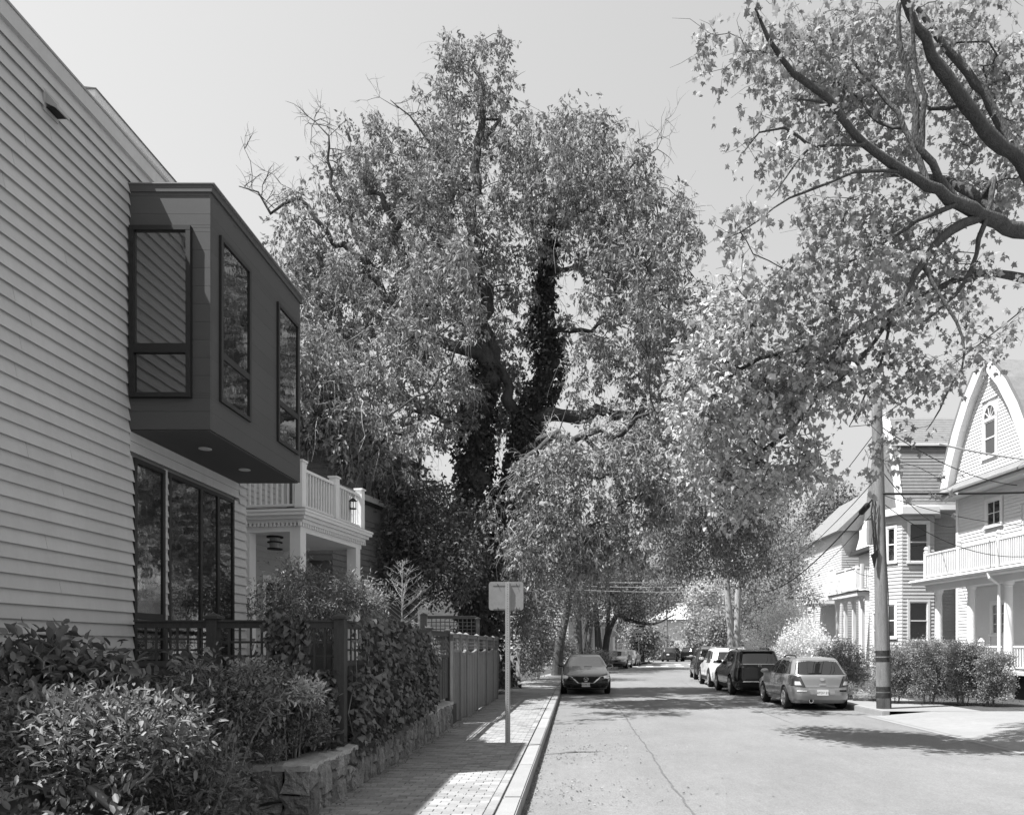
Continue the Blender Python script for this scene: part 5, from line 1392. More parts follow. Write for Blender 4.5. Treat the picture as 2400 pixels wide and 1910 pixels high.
def grow(name, label, limbs, lobes, n_tips, leaf, bark, tip_leaves=60, tip_r=.6, L=.13, W=.06, shape='kite', droop=.5, flat=.3,
         group=None, cat='tree', step=.35, arch=.12, sides=6, tip_rad=.006, shell=.35, twigs=2, base=None, attract=None, minrad=0.0, twig_m=None, bunch=1, bare=0.0, bare_sprays=0.0, knots=0.0):
    """limbs: list of (points, radii), the first one the trunk. Every attractor in the crown is joined to the nearest wood,
    nearest first, so branches fork off branches; leaves hang in sprays about the ends."""
    pos, par, rmin = [], [], []
    chains = []
    for pts, rad in limbs:
        sp, sr = smooth_path(pts, rad, step)
        if knots:
            for q in range(2, len(sp) - 1):
                sp[q] = sp[q] + Vector(RNG.normal(size=3)) * min(knots * (.4 + sr[q]), .12); sr[q] *= RNG.uniform(.88, 1.15)
        if pos and limbs.index((pts, rad)) > 0:
            A = np.array(pos); j = int(np.argmin(((A - np.array(sp[0])) ** 2).sum(1)))
        else: j = -1
        ch = [j]
        for p, r in zip(sp, sr):
            pos.append(tuple(p)); par.append(ch[-1] if len(ch) else -1); rmin.append(r); ch.append(len(pos) - 1)
        chains.append(ch)
    T = attract if attract is not None else lobe_points(lobes, n_tips, shell)
    A = np.array(pos)
    d0 = np.sqrt(((T[:, None, :] - A[None, ::2, :]) ** 2).sum(2)).min(1)
    T = T[np.argsort(d0)]
    buf = np.zeros((len(pos) + len(T) * 14, 3)); buf[:len(pos)] = A; n = len(pos)
    tips = []
    zmin = (Vector(limbs[0][0][0]).z + (2.0 if cat == 'tree' else 0.05))
    for t in T:
        d = buf[:n] - t; dist = np.sqrt((d ** 2).sum(1)) + .5 * np.maximum(d[:, 2], 0) + 100 * (buf[:n, 2] < min(zmin, t[2]))
        j = int(np.argmin(dist)); a = buf[j].copy(); ln = np.linalg.norm(t - a)
        k = int(min(12, max(2, round(ln / step)))); ch = [j]
        side = RNG.normal(size=3) * ln * .09
        for i in range(1, k + 1):
            s = i / k; p = a + (t - a) * s + np.array([0, 0, arch * ln * 4 * s * (1 - s) * (1 if droop > 0 else .3)]) + side * math.sin(s * math.pi) + RNG.normal(size=3) * ln * .02 * (i < k)
            buf[n] = p; pos.append(tuple(p)); par.append(ch[-1]); rmin.append(0); ch.append(n); n += 1
        chains.append(ch); tips.append((ch[-1], ch[-2]))
    N = n; P = buf[:N]; par = np.array(par); area = np.zeros(N); haschild = np.zeros(N, bool)
    haschild[par[par >= 0]] = True
    area[~haschild] = tip_rad ** 2.2
    for i in range(N - 1, -1, -1):
        if par[i] >= 0: area[par[i]] += area[i]
    rad = np.maximum(area ** (1 / 2.2), np.array(rmin))
    root = thing(name, label, cat, base or tuple(limbs[0][0][0]), group)
    wood = MB(); nm = len(limbs)
    for ci, ch in enumerate(chains):
        idx = [i for i in ch if i >= 0]
        if len(idx) < 2: continue
        rr = [rad[i] for i in idx]
        if ci >= nm: rr[0] = min(rr[0], rr[1] * 1.15)
        if max(rr) < minrad: continue
        wood.tube([P[i] for i in idx], rr, sides + 4 if ci == 0 else (sides if max(rr) > .02 else 4), cap=False)
    # leaf sprays
    tp = np.array([P[a] for a, b in tips]); tb = np.array([P[b] for a, b in tips])
    if bare: 
        keep = RNG.uniform(size=len(tp)) > bare
    else: keep = np.ones(len(tp), bool)
    out = nrm(tp - tb)
    tw = wood if twig_m is None else MB()
    for i in range(len(tp)):
        for k in range(twigs):
            e = tp[i] + (out[i] * .5 + RNG.normal(size=3) * .7 + np.array([0, 0, -.35 * droop])) * tip_r * RNG.uniform(.45, .85)
            m_ = (tp[i] + e) / 2 + RNG.normal(size=3) * tip_r * .16 + np.array([0, 0, .1 * tip_r])
            tw.tube([tp[i], m_, e], [tip_rad, tip_rad * .8, tip_rad * .45], 3, cap=False)
            if bare_sprays and RNG.uniform() < bare_sprays:
                for q in range(4):
                    a = m_ + (e - m_) * RNG.uniform(-.3, 1); dv = (e - tp[i]) * RNG.uniform(.4, .8) + RNG.normal(size=3) * tip_r * .4
                    b1 = a + dv * .5 + RNG.normal(size=3) * tip_r * .1; b2 = a + dv + np.array([0, 0, -.25 * tip_r]); tw.tube([a, b1, b2, b2 + (b2 - b1) * .5 + np.array([0, 0, -.3 * tip_r])], [tip_rad * .75, tip_rad * .6, tip_rad * .45, tip_rad * .3], 3, cap=False)
    if twig_m is not None: tw.build('twigs', twig_m, root)
    wood.build('trunk', bark, root, True)
    tp, out = tp[keep], out[keep]
    nb = max(1, tip_leaves // bunch); n_l = len(tp) * nb
    ii = np.repeat(np.arange(len(tp)), nb)
    g = RNG.normal(size=(n_l, 3)) * .45
    pp = tp[ii] + (g + out[ii] * .15) * tip_r * RNG.uniform(.5, 1.2, size=(len(tp), 1))[ii] - np.array([0, 0, 1]) * (np.abs(RNG.normal(size=(n_l, 1))) * .35 * droop * tip_r)
    dd = g * 1.0 + RNG.normal(size=(n_l, 3)) * .5 + np.array([0, 0, -1]) * droop
    if bunch > 1:
        jj = np.repeat(np.arange(n_l), bunch); pp = pp[jj] + RNG.normal(size=(len(jj), 3)) * L * .25; dd = nrm(dd)[jj] + RNG.normal(size=(len(jj), 3)) * .55 + np.array([0, 0, -.35 * droop]); n_l = len(jj)
    s = RNG.uniform(.5, 1.3, n_l)
    me = leaves_mesh('crown', leaf, pp, dd, L * s, W * s, shape, flat)
    add('crown', me, root)
    return root

# ------------------------------------------------ the great ivy-clad tree
def PX(*pts): return [at(*p) for p in pts]
T1 = PX((1137, 1612, 25.5), (1128, 1500, 25.5), (1120, 1300, 25.7), (1114, 1150, 25.9), (1113, 1050, 26), (1122, 960, 26), (1138, 860, 26.2), (1140, 760, 26.3), (1126, 650, 26.3), (1110, 540, 26.2), (1116, 420, 26), (1122, 330, 26), (1126, 220, 26), (1112, 130, 26))
R1_ = [.75, .55, .50, .47, .44, .40, .33, .28, .24, .20, .16, .14, .10, .04]
T2 = PX((1135, 1420, 25.8), (1185, 1250, 26.2), (1215, 1110, 26.5), (1240, 985, 26.6), (1282, 895, 26.6), (1293, 848, 26.6), (1272, 790, 26.6), (1274, 700, 26.5), (1283, 620, 26.4), (1302, 520, 26.2), (1322, 420, 26), (1335, 330, 26))
R2_ = [.40, .38, .36, .36, .34, .32, .28, .24, .2, .16, .11, .05]
limbs = [(T1, R1_), (T2, R2_),
  (PX((1228, 1020, 26.6), (1200, 950, 26.4), (1182, 880, 26.3), (1150, 800, 26)), [.25, .22, .18, .14]),
  (PX((1240, 985, 26.5), (1330, 975, 26), (1410, 966, 25.5), (1530, 975, 25), (1580, 950, 24.6)), [.24, .24, .22, .16, .05]),
  (PX((1225, 1060, 26), (1262, 1040, 24.5), (1310, 1012, 23), (1345, 1032, 22.5), (1400, 1000, 22), (1465, 1010, 21.5), (1530, 966, 21)), [.14, .13, .12, .115, .10, .08, .05]),
  (PX((1310, 1012, 23), (1240, 1068, 22.5), (1205, 1132, 22)), [.11, .10, .07]),
  (PX((1375, 1030, 22.3), (1405, 1060, 22), (1412, 1118, 21.8)), [.07, .06, .035]),
  (PX((1205, 1132, 22), (1265, 1135, 22)), [.045, .03]),
  (PX((1126, 690, 26.2), (1100, 690, 25), (1060, 672, 24), (1025, 680, 23.3), (1000, 715, 23)), [.15, .13, .12, .10, .06]),
  (PX((1120, 830, 26), (1010, 790, 25), (900, 690, 24.8), (830, 590, 24.6), (760, 545, 24.4), (700, 470, 24.2), (660, 480, 24.1), (628, 490, 24), (605, 445, 24), (560, 437, 24)), [.2, .17, .14, .11, .09, .07, .06, .05, .03, .015]),
  (PX((900, 690, 24.8), (860, 600, 24.6), (800, 480, 24.5), (775, 400, 24.5), (770, 320, 24.5), (738, 285, 24.5)), [.1, .09, .07, .05, .03, .012]),
  (PX((1010, 790, 25), (960, 640, 24.8), (925, 520, 24.6), (880, 448, 24.5), (835, 460, 24.4)), [.14, .12, .1, .08, .04]),
  (PX((1116, 470, 26), (1090, 420, 25.5), (1000, 330, 25.5), (960, 280, 25.5), (915, 235, 25.5)), [.1, .08, .05, .03, .012]),
  (PX((1122, 330, 26), (1150, 310, 26), (1165, 290, 26), (1140, 280, 26)), [.08, .08, .07, .05]),
  (PX((1290, 560, 26.2), (1380, 480, 25.8), (1440, 420, 25.5), (1540, 350, 25.2)), [.12, .1, .06, .015]),
  (PX((1283, 640, 26.3), (1390, 620, 26), (1480, 560, 25.0), (1560, 540, 24.2)), [.1, .08, .05, .015]),
  (PX((1272, 780, 26.6), (1380, 770, 26), (1470, 730, 25), (1560, 680, 23.6)), [.1, .08, .05, .015]),
  (PX((1110, 980, 26), (1000, 960, 25), (880, 900, 24.4), (760, 850, 24)), [.16, .13, .1, .04]),
]
lobes = [(1120, 170, 26, 100, 90, 1.6), (1110, 300, 26, 140, 70, 2.0, .8), (960, 400, 25.5, 150, 110, 2.2), (850, 400, 25, 120, 100, 1.8, .8), (790, 550, 24.8, 140, 100, 2.0, .8), (690, 600, 24.2, 90, 90, 1.5, .6), (1090, 550, 26, 210, 130, 3.2),
  (1300, 400, 24, 160, 110, 2.2), (1420, 400, 21.8, 140, 90, 1.8), (1430, 540, 23.5, 190, 120, 2.4), (1560, 520, 21.2, 90, 90, 1.4, .7), (1560, 690, 22, 100, 140, 1.6, .7), (900, 720, 24.8, 220, 120, 3.0), (760, 720, 24.0, 120, 120, 2.0),
  (1480, 770, 24.6, 140, 100, 2.2), (1260, 740, 28, 120, 120, 1.6, .5), (1150, 730, 26.4, 170, 90, 2.0, .5), (800, 880, 22.5, 150, 110, 2.0, 1.3), (720, 900, 19.2, 100, 120, 1.4, 3.2), (810, 1000, 19.2, 110, 90, 1.2, 3.2), (990, 930, 24.2, 130, 110, 2.2), (1480, 890, 23.4, 170, 100, 2.2),
  (1390, 1140, 21.6, 190, 110, 2.0, 1.5), (1540, 1080, 22, 150, 120, 2.2, 1.2), (1300, 1270, 21.4, 130, 90, 1.8, 1.5), (1440, 1280, 21.8, 130, 70, 1.8, 1.4), (900, 1050, 21.6, 120, 90, 1.6, 1.6), (1200, 1180, 22.4, 70, 80, 1.2, .6), (1430, 610, 23.6, 120, 100, 2.0, .5),
  (1030, 720, 17.5, 110, 80, 1.4, .45), (1440, 640, 18, 120, 80, 1.4, .5), (920, 800, 16.5, 120, 80, 1.3, .5), (1490, 770, 18, 90, 80, 1.3, .5), (1080, 600, 17.5, 100, 70, 1.2, .35), (1170, 930, 28.5, 70, 110, 1.0, 1.8), (1120, 820, 28.5, 80, 80, 1.0, 1.0)]
grow('great_tree', 'tall broad old tree with ivy-clad trunks and gnarled limbs towering over the street', limbs, lobes, 1750, l_main, m_bark, tip_leaves=96, bunch=6, tip_r=.46, L=.15, W=.066,
     droop=1.0, flat=.2, arch=.10, twigs=3, tip_rad=.009, bare=.06, bare_sprays=.22, knots=.16, twig_m=mat('pale_twig', .30, .9, .1))

def hanging_strands(parent, n, m):
    "long pale drooping shoots, as the old tree trails them"
    A = lobe_points([l for l in lobes if l[1] > 350], n, .7); b = MB()
    for a in A:
        p = Vector(a); d = Vector((random.gauss(0, .5), random.gauss(-.2, .5), random.uniform(0, .5))); pts = [p]; L_ = random.uniform(.7, 1.9)
        for k in range(7):
            d = d * .72 + Vector((random.gauss(0, .16), random.gauss(0, .16), -.34)); pts.append(pts[-1] + d.normalized() * L_ / 7)
        r = random.uniform(.008, .016); b.tube(pts, [r * (1 - .11 * k) for k in range(8)], 4, cap=False)
        for q in range(2):
            i = random.randrange(2, 6); e = pts[i] + Vector((random.gauss(0, .22), random.gauss(0, .22), -.2)); b.tube([pts[i], pts[i].lerp(e, .5) + Vector((random.gauss(0, .04), 0, .03)), e], [r * .5, r * .4, r * .25], 3, cap=False)
    o = b.build('hanging_shoots', m, parent); o['kind'] = 'stuff'
def bare_twigs(parent, paths, n, ln, m, r0=.014):
    b = MB()
    for p in paths:
        sp, _ = smooth_path(p, [1] * len(p), .2)
        for k in range(n):
            i = random.randrange(len(sp)); a = sp[i]; d = Vector((random.gauss(0, .8), random.gauss(0, .6), random.gauss(.5, .6))).normalized()
            def rec(a, d, L_, r, lev):
                pts = [a]; 
                for j in range(4):
                    d = (d + Vector((random.gauss(0, .28), random.gauss(0, .28), random.gauss(0, .28)))).normalized(); pts.append(pts[-1] + d * L_ / 4)
                b.tube(pts, [r, r * .85, r * .7, r * .5, r * .3], 4, cap=False)
                if lev:
                    for q in range(3): rec(pts[random.randrange(1, 4)], (d + Vector((random.gauss(0, .8), random.gauss(0, .8), random.gauss(0, .8)))).normalized(), L_ * random.uniform(.45, .75), r * .6, lev - 1)
            rec(a, d, ln * random.uniform(.5, 1.2), r0, 2)
    o = b.build('bare_twigs', m, parent); o['kind'] = 'stuff'
    return o
gt = bpy.data.objects['great_tree']
hanging_strands(gt, 420, m_bark2)
bare_twigs(gt, [limbs[9][0][4:], limbs[10][0][2:]], 13, 1.3, m_bark)
bare_twigs(gt, [limbs[12][0][2:], limbs[14][0][2:], limbs[11][0][2:]], 7, 1.1, m_bark, .012)
bare_twigs(gt, [limbs[4][0][2:], limbs[5][0], limbs[6][0]], 8, 1.2, m_bark2, .016)

# ivy over both trunks
def ivy_on(paths, label, n, base, rr=1.25, L=.10):
    P, Dn = [], []
    tot = [sum((b - a).length for a, b in zip(p, p[1:])) for p, r in paths]
    for (p, r), t in zip(paths, tot):
        k = int(n * t / sum(tot)); sp, sr = smooth_path(p, r, .15); m_ = len(sp)
        for _ in range(k):
            i = random.randrange(m_ - 1); ax = (sp[i + 1] - sp[i]).normalized(); o = ax.orthogonal().normalized(); o.rotate(Matrix.Rotation(random.uniform(0, 6.283), 3, ax))
            q = sp[i].lerp(sp[i + 1], random.random()) + o * (sr[i] * random.uniform(.98, rr) + random.expovariate(14))
            P.append(q); Dn.append(o * .7 + Vector((random.gauss(0, .4), random.gauss(0, .4), -.9)))
    root = thing('climbing_ivy', label, 'ivy', base)
    s = RNG.uniform(.6, 1.3, len(P))
    add('foliage', leaves_mesh('foliage', l_ivy, np.array(P), np.array(Dn), L * s, L * s, 'ivy', 0.0), root)
    return root
ivy_on([(T1[:7], R1_[:7]), (T2[1:10], [r * (1 if i < 6 else .75) for i, r in enumerate(R2_[1:10])])], 'dark ivy wrapping the trunks of the tall street tree', 15000, tuple(T1[0]), 1.45, .13)

# ------------------------------------------------ near maple reaching in from the right
mb = Vector((9.7, 14.0, .13))
M0 = [mb, Vector((9.65, 13.9, 2.5)), Vector((9.5, 13.7, 4.6)), Vector((9.0, 13.4, 6.4)), at(2480, 600, 12.88), at(2360, 530, 12.43), at(2250, 478, 11.98), at(2120, 402, 11.64), at(2000, 318, 11.30), at(1940, 230, 11.07), at(1860, 175, 10.96), at(1800, 92, 10.73), at(1770, 20, 10.62)]
mr = [.36, .30, .26, .22, .15, .12, .095, .072, .06, .052, .044, .033, .015]
ml = [(M0, mr),
  ([Vector((9.0, 13.4, 6.4)), at(2420, 430, 13.11), at(2330, 330, 12.77), at(2250, 225, 12.43), at(2185, 130, 12.20), at(2130, 30, 11.98), at(2100, -60, 11.86)], [0.160, 0.128, 0.108, 0.096, 0.083, 0.064, 0.051]),
  ([at(2420, 430, 13.11), at(2340, 280, 13.33), at(2270, 170, 13.33), at(2215, 110, 13.33), at(2150, 20, 13.33)], [0.096, 0.083, 0.070, 0.064, 0.044]),
  ([at(2240, 470, 11.98), at(2160, 350, 11.86), at(2140, 230, 11.86), at(2110, 100, 11.86), at(2108, 10, 11.86)], [0.076, 0.064, 0.055, 0.044, 0.032]),
  ([at(2160, 350, 11.86), at(2165, 230, 11.75), at(2140, 120, 11.75), at(2135, 20, 11.64)], [0.044, 0.038, 0.032, 0.026]),
  ([at(2300, 510, 12.20), at(2230, 540, 11.98), at(2160, 620, 11.86), at(2090, 740, 11.75), at(2010, 850, 11.75), at(1955, 905, 11.75)], [0.076, 0.070, 0.058, 0.038, 0.026, 0.012]),
  ([at(2120, 405, 11.64), at(2030, 400, 11.30), at(1950, 430, 11.07), at(1850, 465, 10.96), at(1780, 515, 10.85), at(1700, 560, 10.73)], [0.026, 0.023, 0.020, 0.016, 0.012, 0.006]),
  ([at(2020, 340, 11.30), at(1940, 342, 11.07), at(1900, 345, 10.96), at(1850, 410, 10.85), at(1800, 470, 10.73)], [0.026, 0.023, 0.020, 0.012, 0.006]),
  ([at(2000, 318, 11.30), at(1960, 265, 11.19), at(1920, 240, 11.07), at(1860, 232, 11.07)], [0.023, 0.020, 0.016, 0.008]),
  ([at(2320, 480, 12.43), at(2250, 440, 12.88), at(2200, 420, 13.56), at(2100, 410, 14.12), at(2030, 420, 14.69)], [0.083, 0.076, 0.064, 0.051, 0.020]),
  ([at(2160, 620, 11.86), at(2220, 720, 11.64), at(2260, 830, 11.53), at(2200, 960, 11.41), at(2170, 1010, 11.30)], [0.032, 0.026, 0.020, 0.012, 0.005]),
  ([at(2090, 740, 11.75), at(2060, 850, 11.64), at(1990, 1000, 11.53)], [0.026, 0.020, 0.006]),
  ([at(2010, 850, 11.75), at(1900, 850, 12.88), at(1800, 850, 13.90), at(1700, 900, 14.69)], [0.026, 0.023, 0.016, 0.006]),
  ([at(1900, 850, 12.88), at(1850, 960, 13.56), at(1780, 1040, 14.24)], [0.020, 0.012, 0.006]),
  ([at(2180, 440, 11.8), at(2120, 300, 12), at(2040, 190, 12.2), at(1960, 110, 12.4), at(1930, 30, 12.5)], [.05, .04, .03, .02, .01]),
  ([at(2120, 300, 12), at(2060, 290, 12.3), at(1990, 210, 12.5), at(1900, 190, 12.6)], [.03, .025, .02, .008]),
  ([at(2260, 240, 12.6), at(2180, 260, 12.8), at(2100, 210, 13), at(2020, 230, 13.1)], [.045, .035, .025, .01]),
  ([at(2330, 420, 12.2), at(2300, 560, 12.2), at(2240, 690, 12.2), at(2150, 760, 12.2)], [.05, .04, .03, .01]),
  ([at(2240, 480, 11.9), at(2150, 520, 12), at(2040, 590, 12), at(1930, 640, 12)], [.045, .035, .025, .01]),
  ([at(1900, 345, 11), at(1840, 300, 11), at(1780, 310, 11), at(1740, 360, 11)], [.022, .018, .012, .006]),
]
mlobes = [(1760, 110, 11.19, 130, 80, .7, .9), (1900, 150, 12.32, 140, 110, .9), (2040, 150, 13.11, 150, 130, 1.0), (2230, 110, 14.01, 150, 110, 1.0), (2320, 330, 14.24, 100, 200, .9), (1840, 330, 11.07, 90, 70, .6, .8), (2020, 300, 13.11, 130, 90, .9),
  (1960, 490, 12.20, 140, 60, .8), (1780, 500, 10.96, 90, 60, .6, .8), (2120, 540, 12.88, 110, 80, .8), (1980, 620, 11.75, 150, 70, .8), (1850, 680, 11.30, 100, 70, .7, .8), (2200, 650, 12.88, 110, 80, .8), (2290, 760, 12.20, 70, 110, .6),
  (2050, 760, 11.75, 120, 70, .7), (1940, 820, 11.98, 110, 70, .7), (2170, 870, 11.75, 110, 50, .6, .7), (2030, 930, 11.64, 80, 50, .5, .7), (2190, 1000, 11.53, 60, 40, .4, .6), (2080, 1050, 11.53, 80, 40, .4, .6), (2230, 1090, 11.53, 40, 40, .3, .4)]
grow('maple_tree', 'near maple whose broad-leaved branches reach across the sky above the utility pole', ml, mlobes, 640, l_maple, m_bark, tip_leaves=27, bunch=3, tip_r=.38, L=.105, W=.098, shape='maple',
     droop=.9, flat=.3, arch=.08, step=.22, tip_rad=.004, twigs=2, shell=.2, knots=.03)
ml2 = [([Vector((9.6, 13.0, .13)), Vector((9.5, 13.0, 4.0)), Vector((9.0, 13.0, 7.4)), at(2330, 640, 12.9), at(2150, 700, 12.8), at(1990, 780, 12.6), at(1870, 820, 12.5), at(1780, 840, 12.5), at(1700, 890, 12.5)], [.24, .20, .12, .06, .05, .045, .04, .03, .012]),
       ([at(1990, 780, 12.6), at(1930, 900, 12.9), at(1860, 1000, 13.2), at(1780, 1060, 13.5)], [.035, .03, .02, .01])]
grow('pale_maple', 'pale feathery-leaved maple hanging low between the utility pole and the tall tree', ml2, [(1790, 800, 12.48, 120, 100, 1.2), (1690, 880, 12.87, 110, 90, 1.2), (1760, 980, 13.26, 130, 90, 1.2), (1890, 900, 12.48, 90, 80, 1.0), (1650, 1010, 14.04, 80, 90, 1.2), (1850, 1090, 13.26, 90, 70, .9), (1720, 700, 12.48, 70, 80, .9, .7), (1740, 1130, 14.04, 100, 80, 1.2), (1660, 780, 12.48, 60, 60, .8)],
     320, l_light, m_bark, tip_leaves=39, bunch=3, tip_r=.46, L=.095, W=.085, shape='ivy', droop=.8, flat=.4, step=.3)

# ------------------------------------------------ trees farther off
def simple_tree(name, label, x, D, crown, n, leaf, z0=SW, h=6.0, r=.22, lean=0.0, bark=m_bark, tl=45, tr=.7, L=.14, W=.075, droop=.5, group='street trees', stems=1, flat=.3, fork=.5):
    base = Vector((x, D, z0)); limbs_ = []
    for s in range(stems):
        o = Vector((random.gauss(0, .12), random.gauss(0, .12), 0)) * (stems > 1)
        dx = lean + (random.uniform(-.8, .8) if stems > 1 else 0)
        p = [base + o, base + o + Vector((dx * .25 + random.gauss(0, .05), random.gauss(0, .1), h * .3)), base + o + Vector((dx * .6, random.gauss(0, .2), h * .62)), base + o + Vector((dx, random.gauss(0, .3), h))]
        k = r * (1 if stems == 1 else .6)
        limbs_.append((p, [k * 1.25, k, k * .8, k * .35]))
    return grow(name, label, limbs_, crown, n, leaf, bark, tip_leaves=tl, tip_r=tr, L=L, W=W, droop=droop, group=group, flat=flat, base=tuple(base), tip_rad=.009, sides=6)
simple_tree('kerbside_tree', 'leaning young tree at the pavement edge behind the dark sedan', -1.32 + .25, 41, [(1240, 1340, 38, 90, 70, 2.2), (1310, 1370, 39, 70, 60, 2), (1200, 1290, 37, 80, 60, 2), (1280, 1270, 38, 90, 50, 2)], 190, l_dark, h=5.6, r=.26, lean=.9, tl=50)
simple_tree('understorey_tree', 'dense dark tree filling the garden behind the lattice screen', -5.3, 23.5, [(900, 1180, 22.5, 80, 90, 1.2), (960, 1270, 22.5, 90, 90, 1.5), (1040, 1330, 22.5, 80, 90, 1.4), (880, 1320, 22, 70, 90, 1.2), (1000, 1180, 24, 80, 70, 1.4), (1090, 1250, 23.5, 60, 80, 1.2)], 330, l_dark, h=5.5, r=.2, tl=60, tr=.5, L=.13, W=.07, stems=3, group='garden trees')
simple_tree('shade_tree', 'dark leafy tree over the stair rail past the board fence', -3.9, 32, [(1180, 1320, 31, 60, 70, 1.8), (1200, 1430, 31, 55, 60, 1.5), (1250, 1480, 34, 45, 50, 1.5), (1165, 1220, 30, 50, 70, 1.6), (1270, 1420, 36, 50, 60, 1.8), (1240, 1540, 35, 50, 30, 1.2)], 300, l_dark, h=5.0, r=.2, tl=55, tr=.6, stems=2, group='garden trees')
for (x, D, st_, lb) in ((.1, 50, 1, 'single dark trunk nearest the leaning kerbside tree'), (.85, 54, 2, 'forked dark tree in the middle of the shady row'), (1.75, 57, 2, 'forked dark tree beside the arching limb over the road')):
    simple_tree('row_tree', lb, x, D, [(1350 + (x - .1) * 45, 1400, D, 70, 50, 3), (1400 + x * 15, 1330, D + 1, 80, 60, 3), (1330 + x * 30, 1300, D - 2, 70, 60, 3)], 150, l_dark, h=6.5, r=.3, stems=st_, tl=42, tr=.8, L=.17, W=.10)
arch_tree = [([Vector((2.4, 60, SW)), Vector((2.5, 60, 2.5)), Vector((3.3, 59, 4.3)), at(1470, 1452, 58), at(1530, 1462, 56), at(1580, 1440, 55)], [.3, .26, .22, .16, .10, .04]), ([Vector((2.5, 60, 2.5)), at(1430, 1400, 60), at(1450, 1320, 60)], [.2, .15, .05])]
grow('arching_tree', 'dark tree arching its low limb over the far roadway', arch_tree, [(1470, 1400, 58, 80, 50, 3), (1530, 1420, 57, 60, 35, 2.5), (1450, 1330, 59, 80, 50, 3), (1540, 1360, 58, 60, 40, 3), (1580, 1400, 57, 30, 20, 2)], 330, l_dark, m_bark, tip_leaves=42, tip_r=.8, L=.17, W=.10, droop=.5, group='street trees', step=.6)
simple_tree('twin_trunk_tree', 'pale twin-trunked tree rising behind the black crossover', 8.35, 39.5, [(1600, 1090, 33, 90, 80, 3), (1700, 1180, 35, 90, 90, 3), (1640, 1280, 36, 90, 70, 3), (1750, 1290, 37, 70, 70, 2.5), (1580, 1220, 34, 60, 80, 2.5), (1790, 1180, 35, 60, 70, 2.5), (1680, 1060, 33, 80, 60, 3), (1560, 1330, 37, 40, 40, 2)], 560, l_dark, z0=.13, h=8.5, r=.33, stems=2, bark=m_bark2, tl=60, tr=.75, L=.15, W=.08, droop=.9)
simple_tree('garden_tree', 'light-topped tree beside the grey porch house', 12.5, 43, [(1780, 1240, 42, 60, 50, 2), (1830, 1330, 41, 55, 50, 2), (1760, 1400, 42, 60, 50, 2), (1850, 1270, 42, 50, 50, 2), (1880, 1390, 40, 40, 30, 1.5)], 240, l_mid, z0=.1, h=6.5, r=.2, tl=50, tr=.7, group='garden trees')
FAR = ((1505, 1490, 78, 30, 28, l_mid, 'small tree behind the diamond warning sign'), (1655, 1475, 92, 45, 40, l_mid, 'rounded tree in front of the hip-roofed house'),
  (1660, 1400, 100, 60, 45, l_light, 'light-leaved tree overtopping the hip-roofed house'), (1690, 1480, 80, 45, 40, l_mid, 'tree beyond the dark SUV with roof rack'),
  (1600, 1380, 130, 90, 50, l_mid, 'broad tree rising behind the hip roof'), (1500, 1400, 125, 110, 70, l_mid, 'wide far tree above the grey sedan'),
  (1720, 1400, 120, 80, 60, l_mid, 'far tree behind the pale twin trunks'), (1800, 1440, 70, 60, 50, l_dark, 'dark tree behind the white dogwood'),
  (1420, 1450, 90, 60, 50, l_mid, 'tree behind the columned porch'), (1550, 1520, 100, 30, 15, l_mid, 'low bushy growth behind the cars at the end of the street'))
for (x, y, D, rx, ry, lf, lb) in FAR:
    c = at(x, y, D)
    simple_tree('far_tree', lb, c.x, D, [(x, y, D, rx, ry, rx / F_PX * D)], 95, lf, z0=0, h=max(2.0, c.z), r=.25, tl=55, tr=1.3 * D / 100 + .3, L=.34 * D / 100 + .05, W=.2 * D / 100 + .03, group='far trees')
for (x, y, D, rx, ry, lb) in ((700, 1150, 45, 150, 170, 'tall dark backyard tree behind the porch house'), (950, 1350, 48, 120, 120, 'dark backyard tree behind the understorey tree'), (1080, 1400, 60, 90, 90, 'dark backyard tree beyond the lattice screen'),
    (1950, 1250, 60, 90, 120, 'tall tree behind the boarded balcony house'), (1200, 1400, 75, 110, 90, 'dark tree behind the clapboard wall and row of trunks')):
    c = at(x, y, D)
    simple_tree('backyard_tree', lb, c.x, D, [(x, y, D, rx, ry, rx / F_PX * D * .7)], 150, l_mid if x == 700 else l_dark, z0=0, h=max(2, c.z), r=.25, tl=55, tr=1.0, L=.26, W=.15, group='backyard trees')

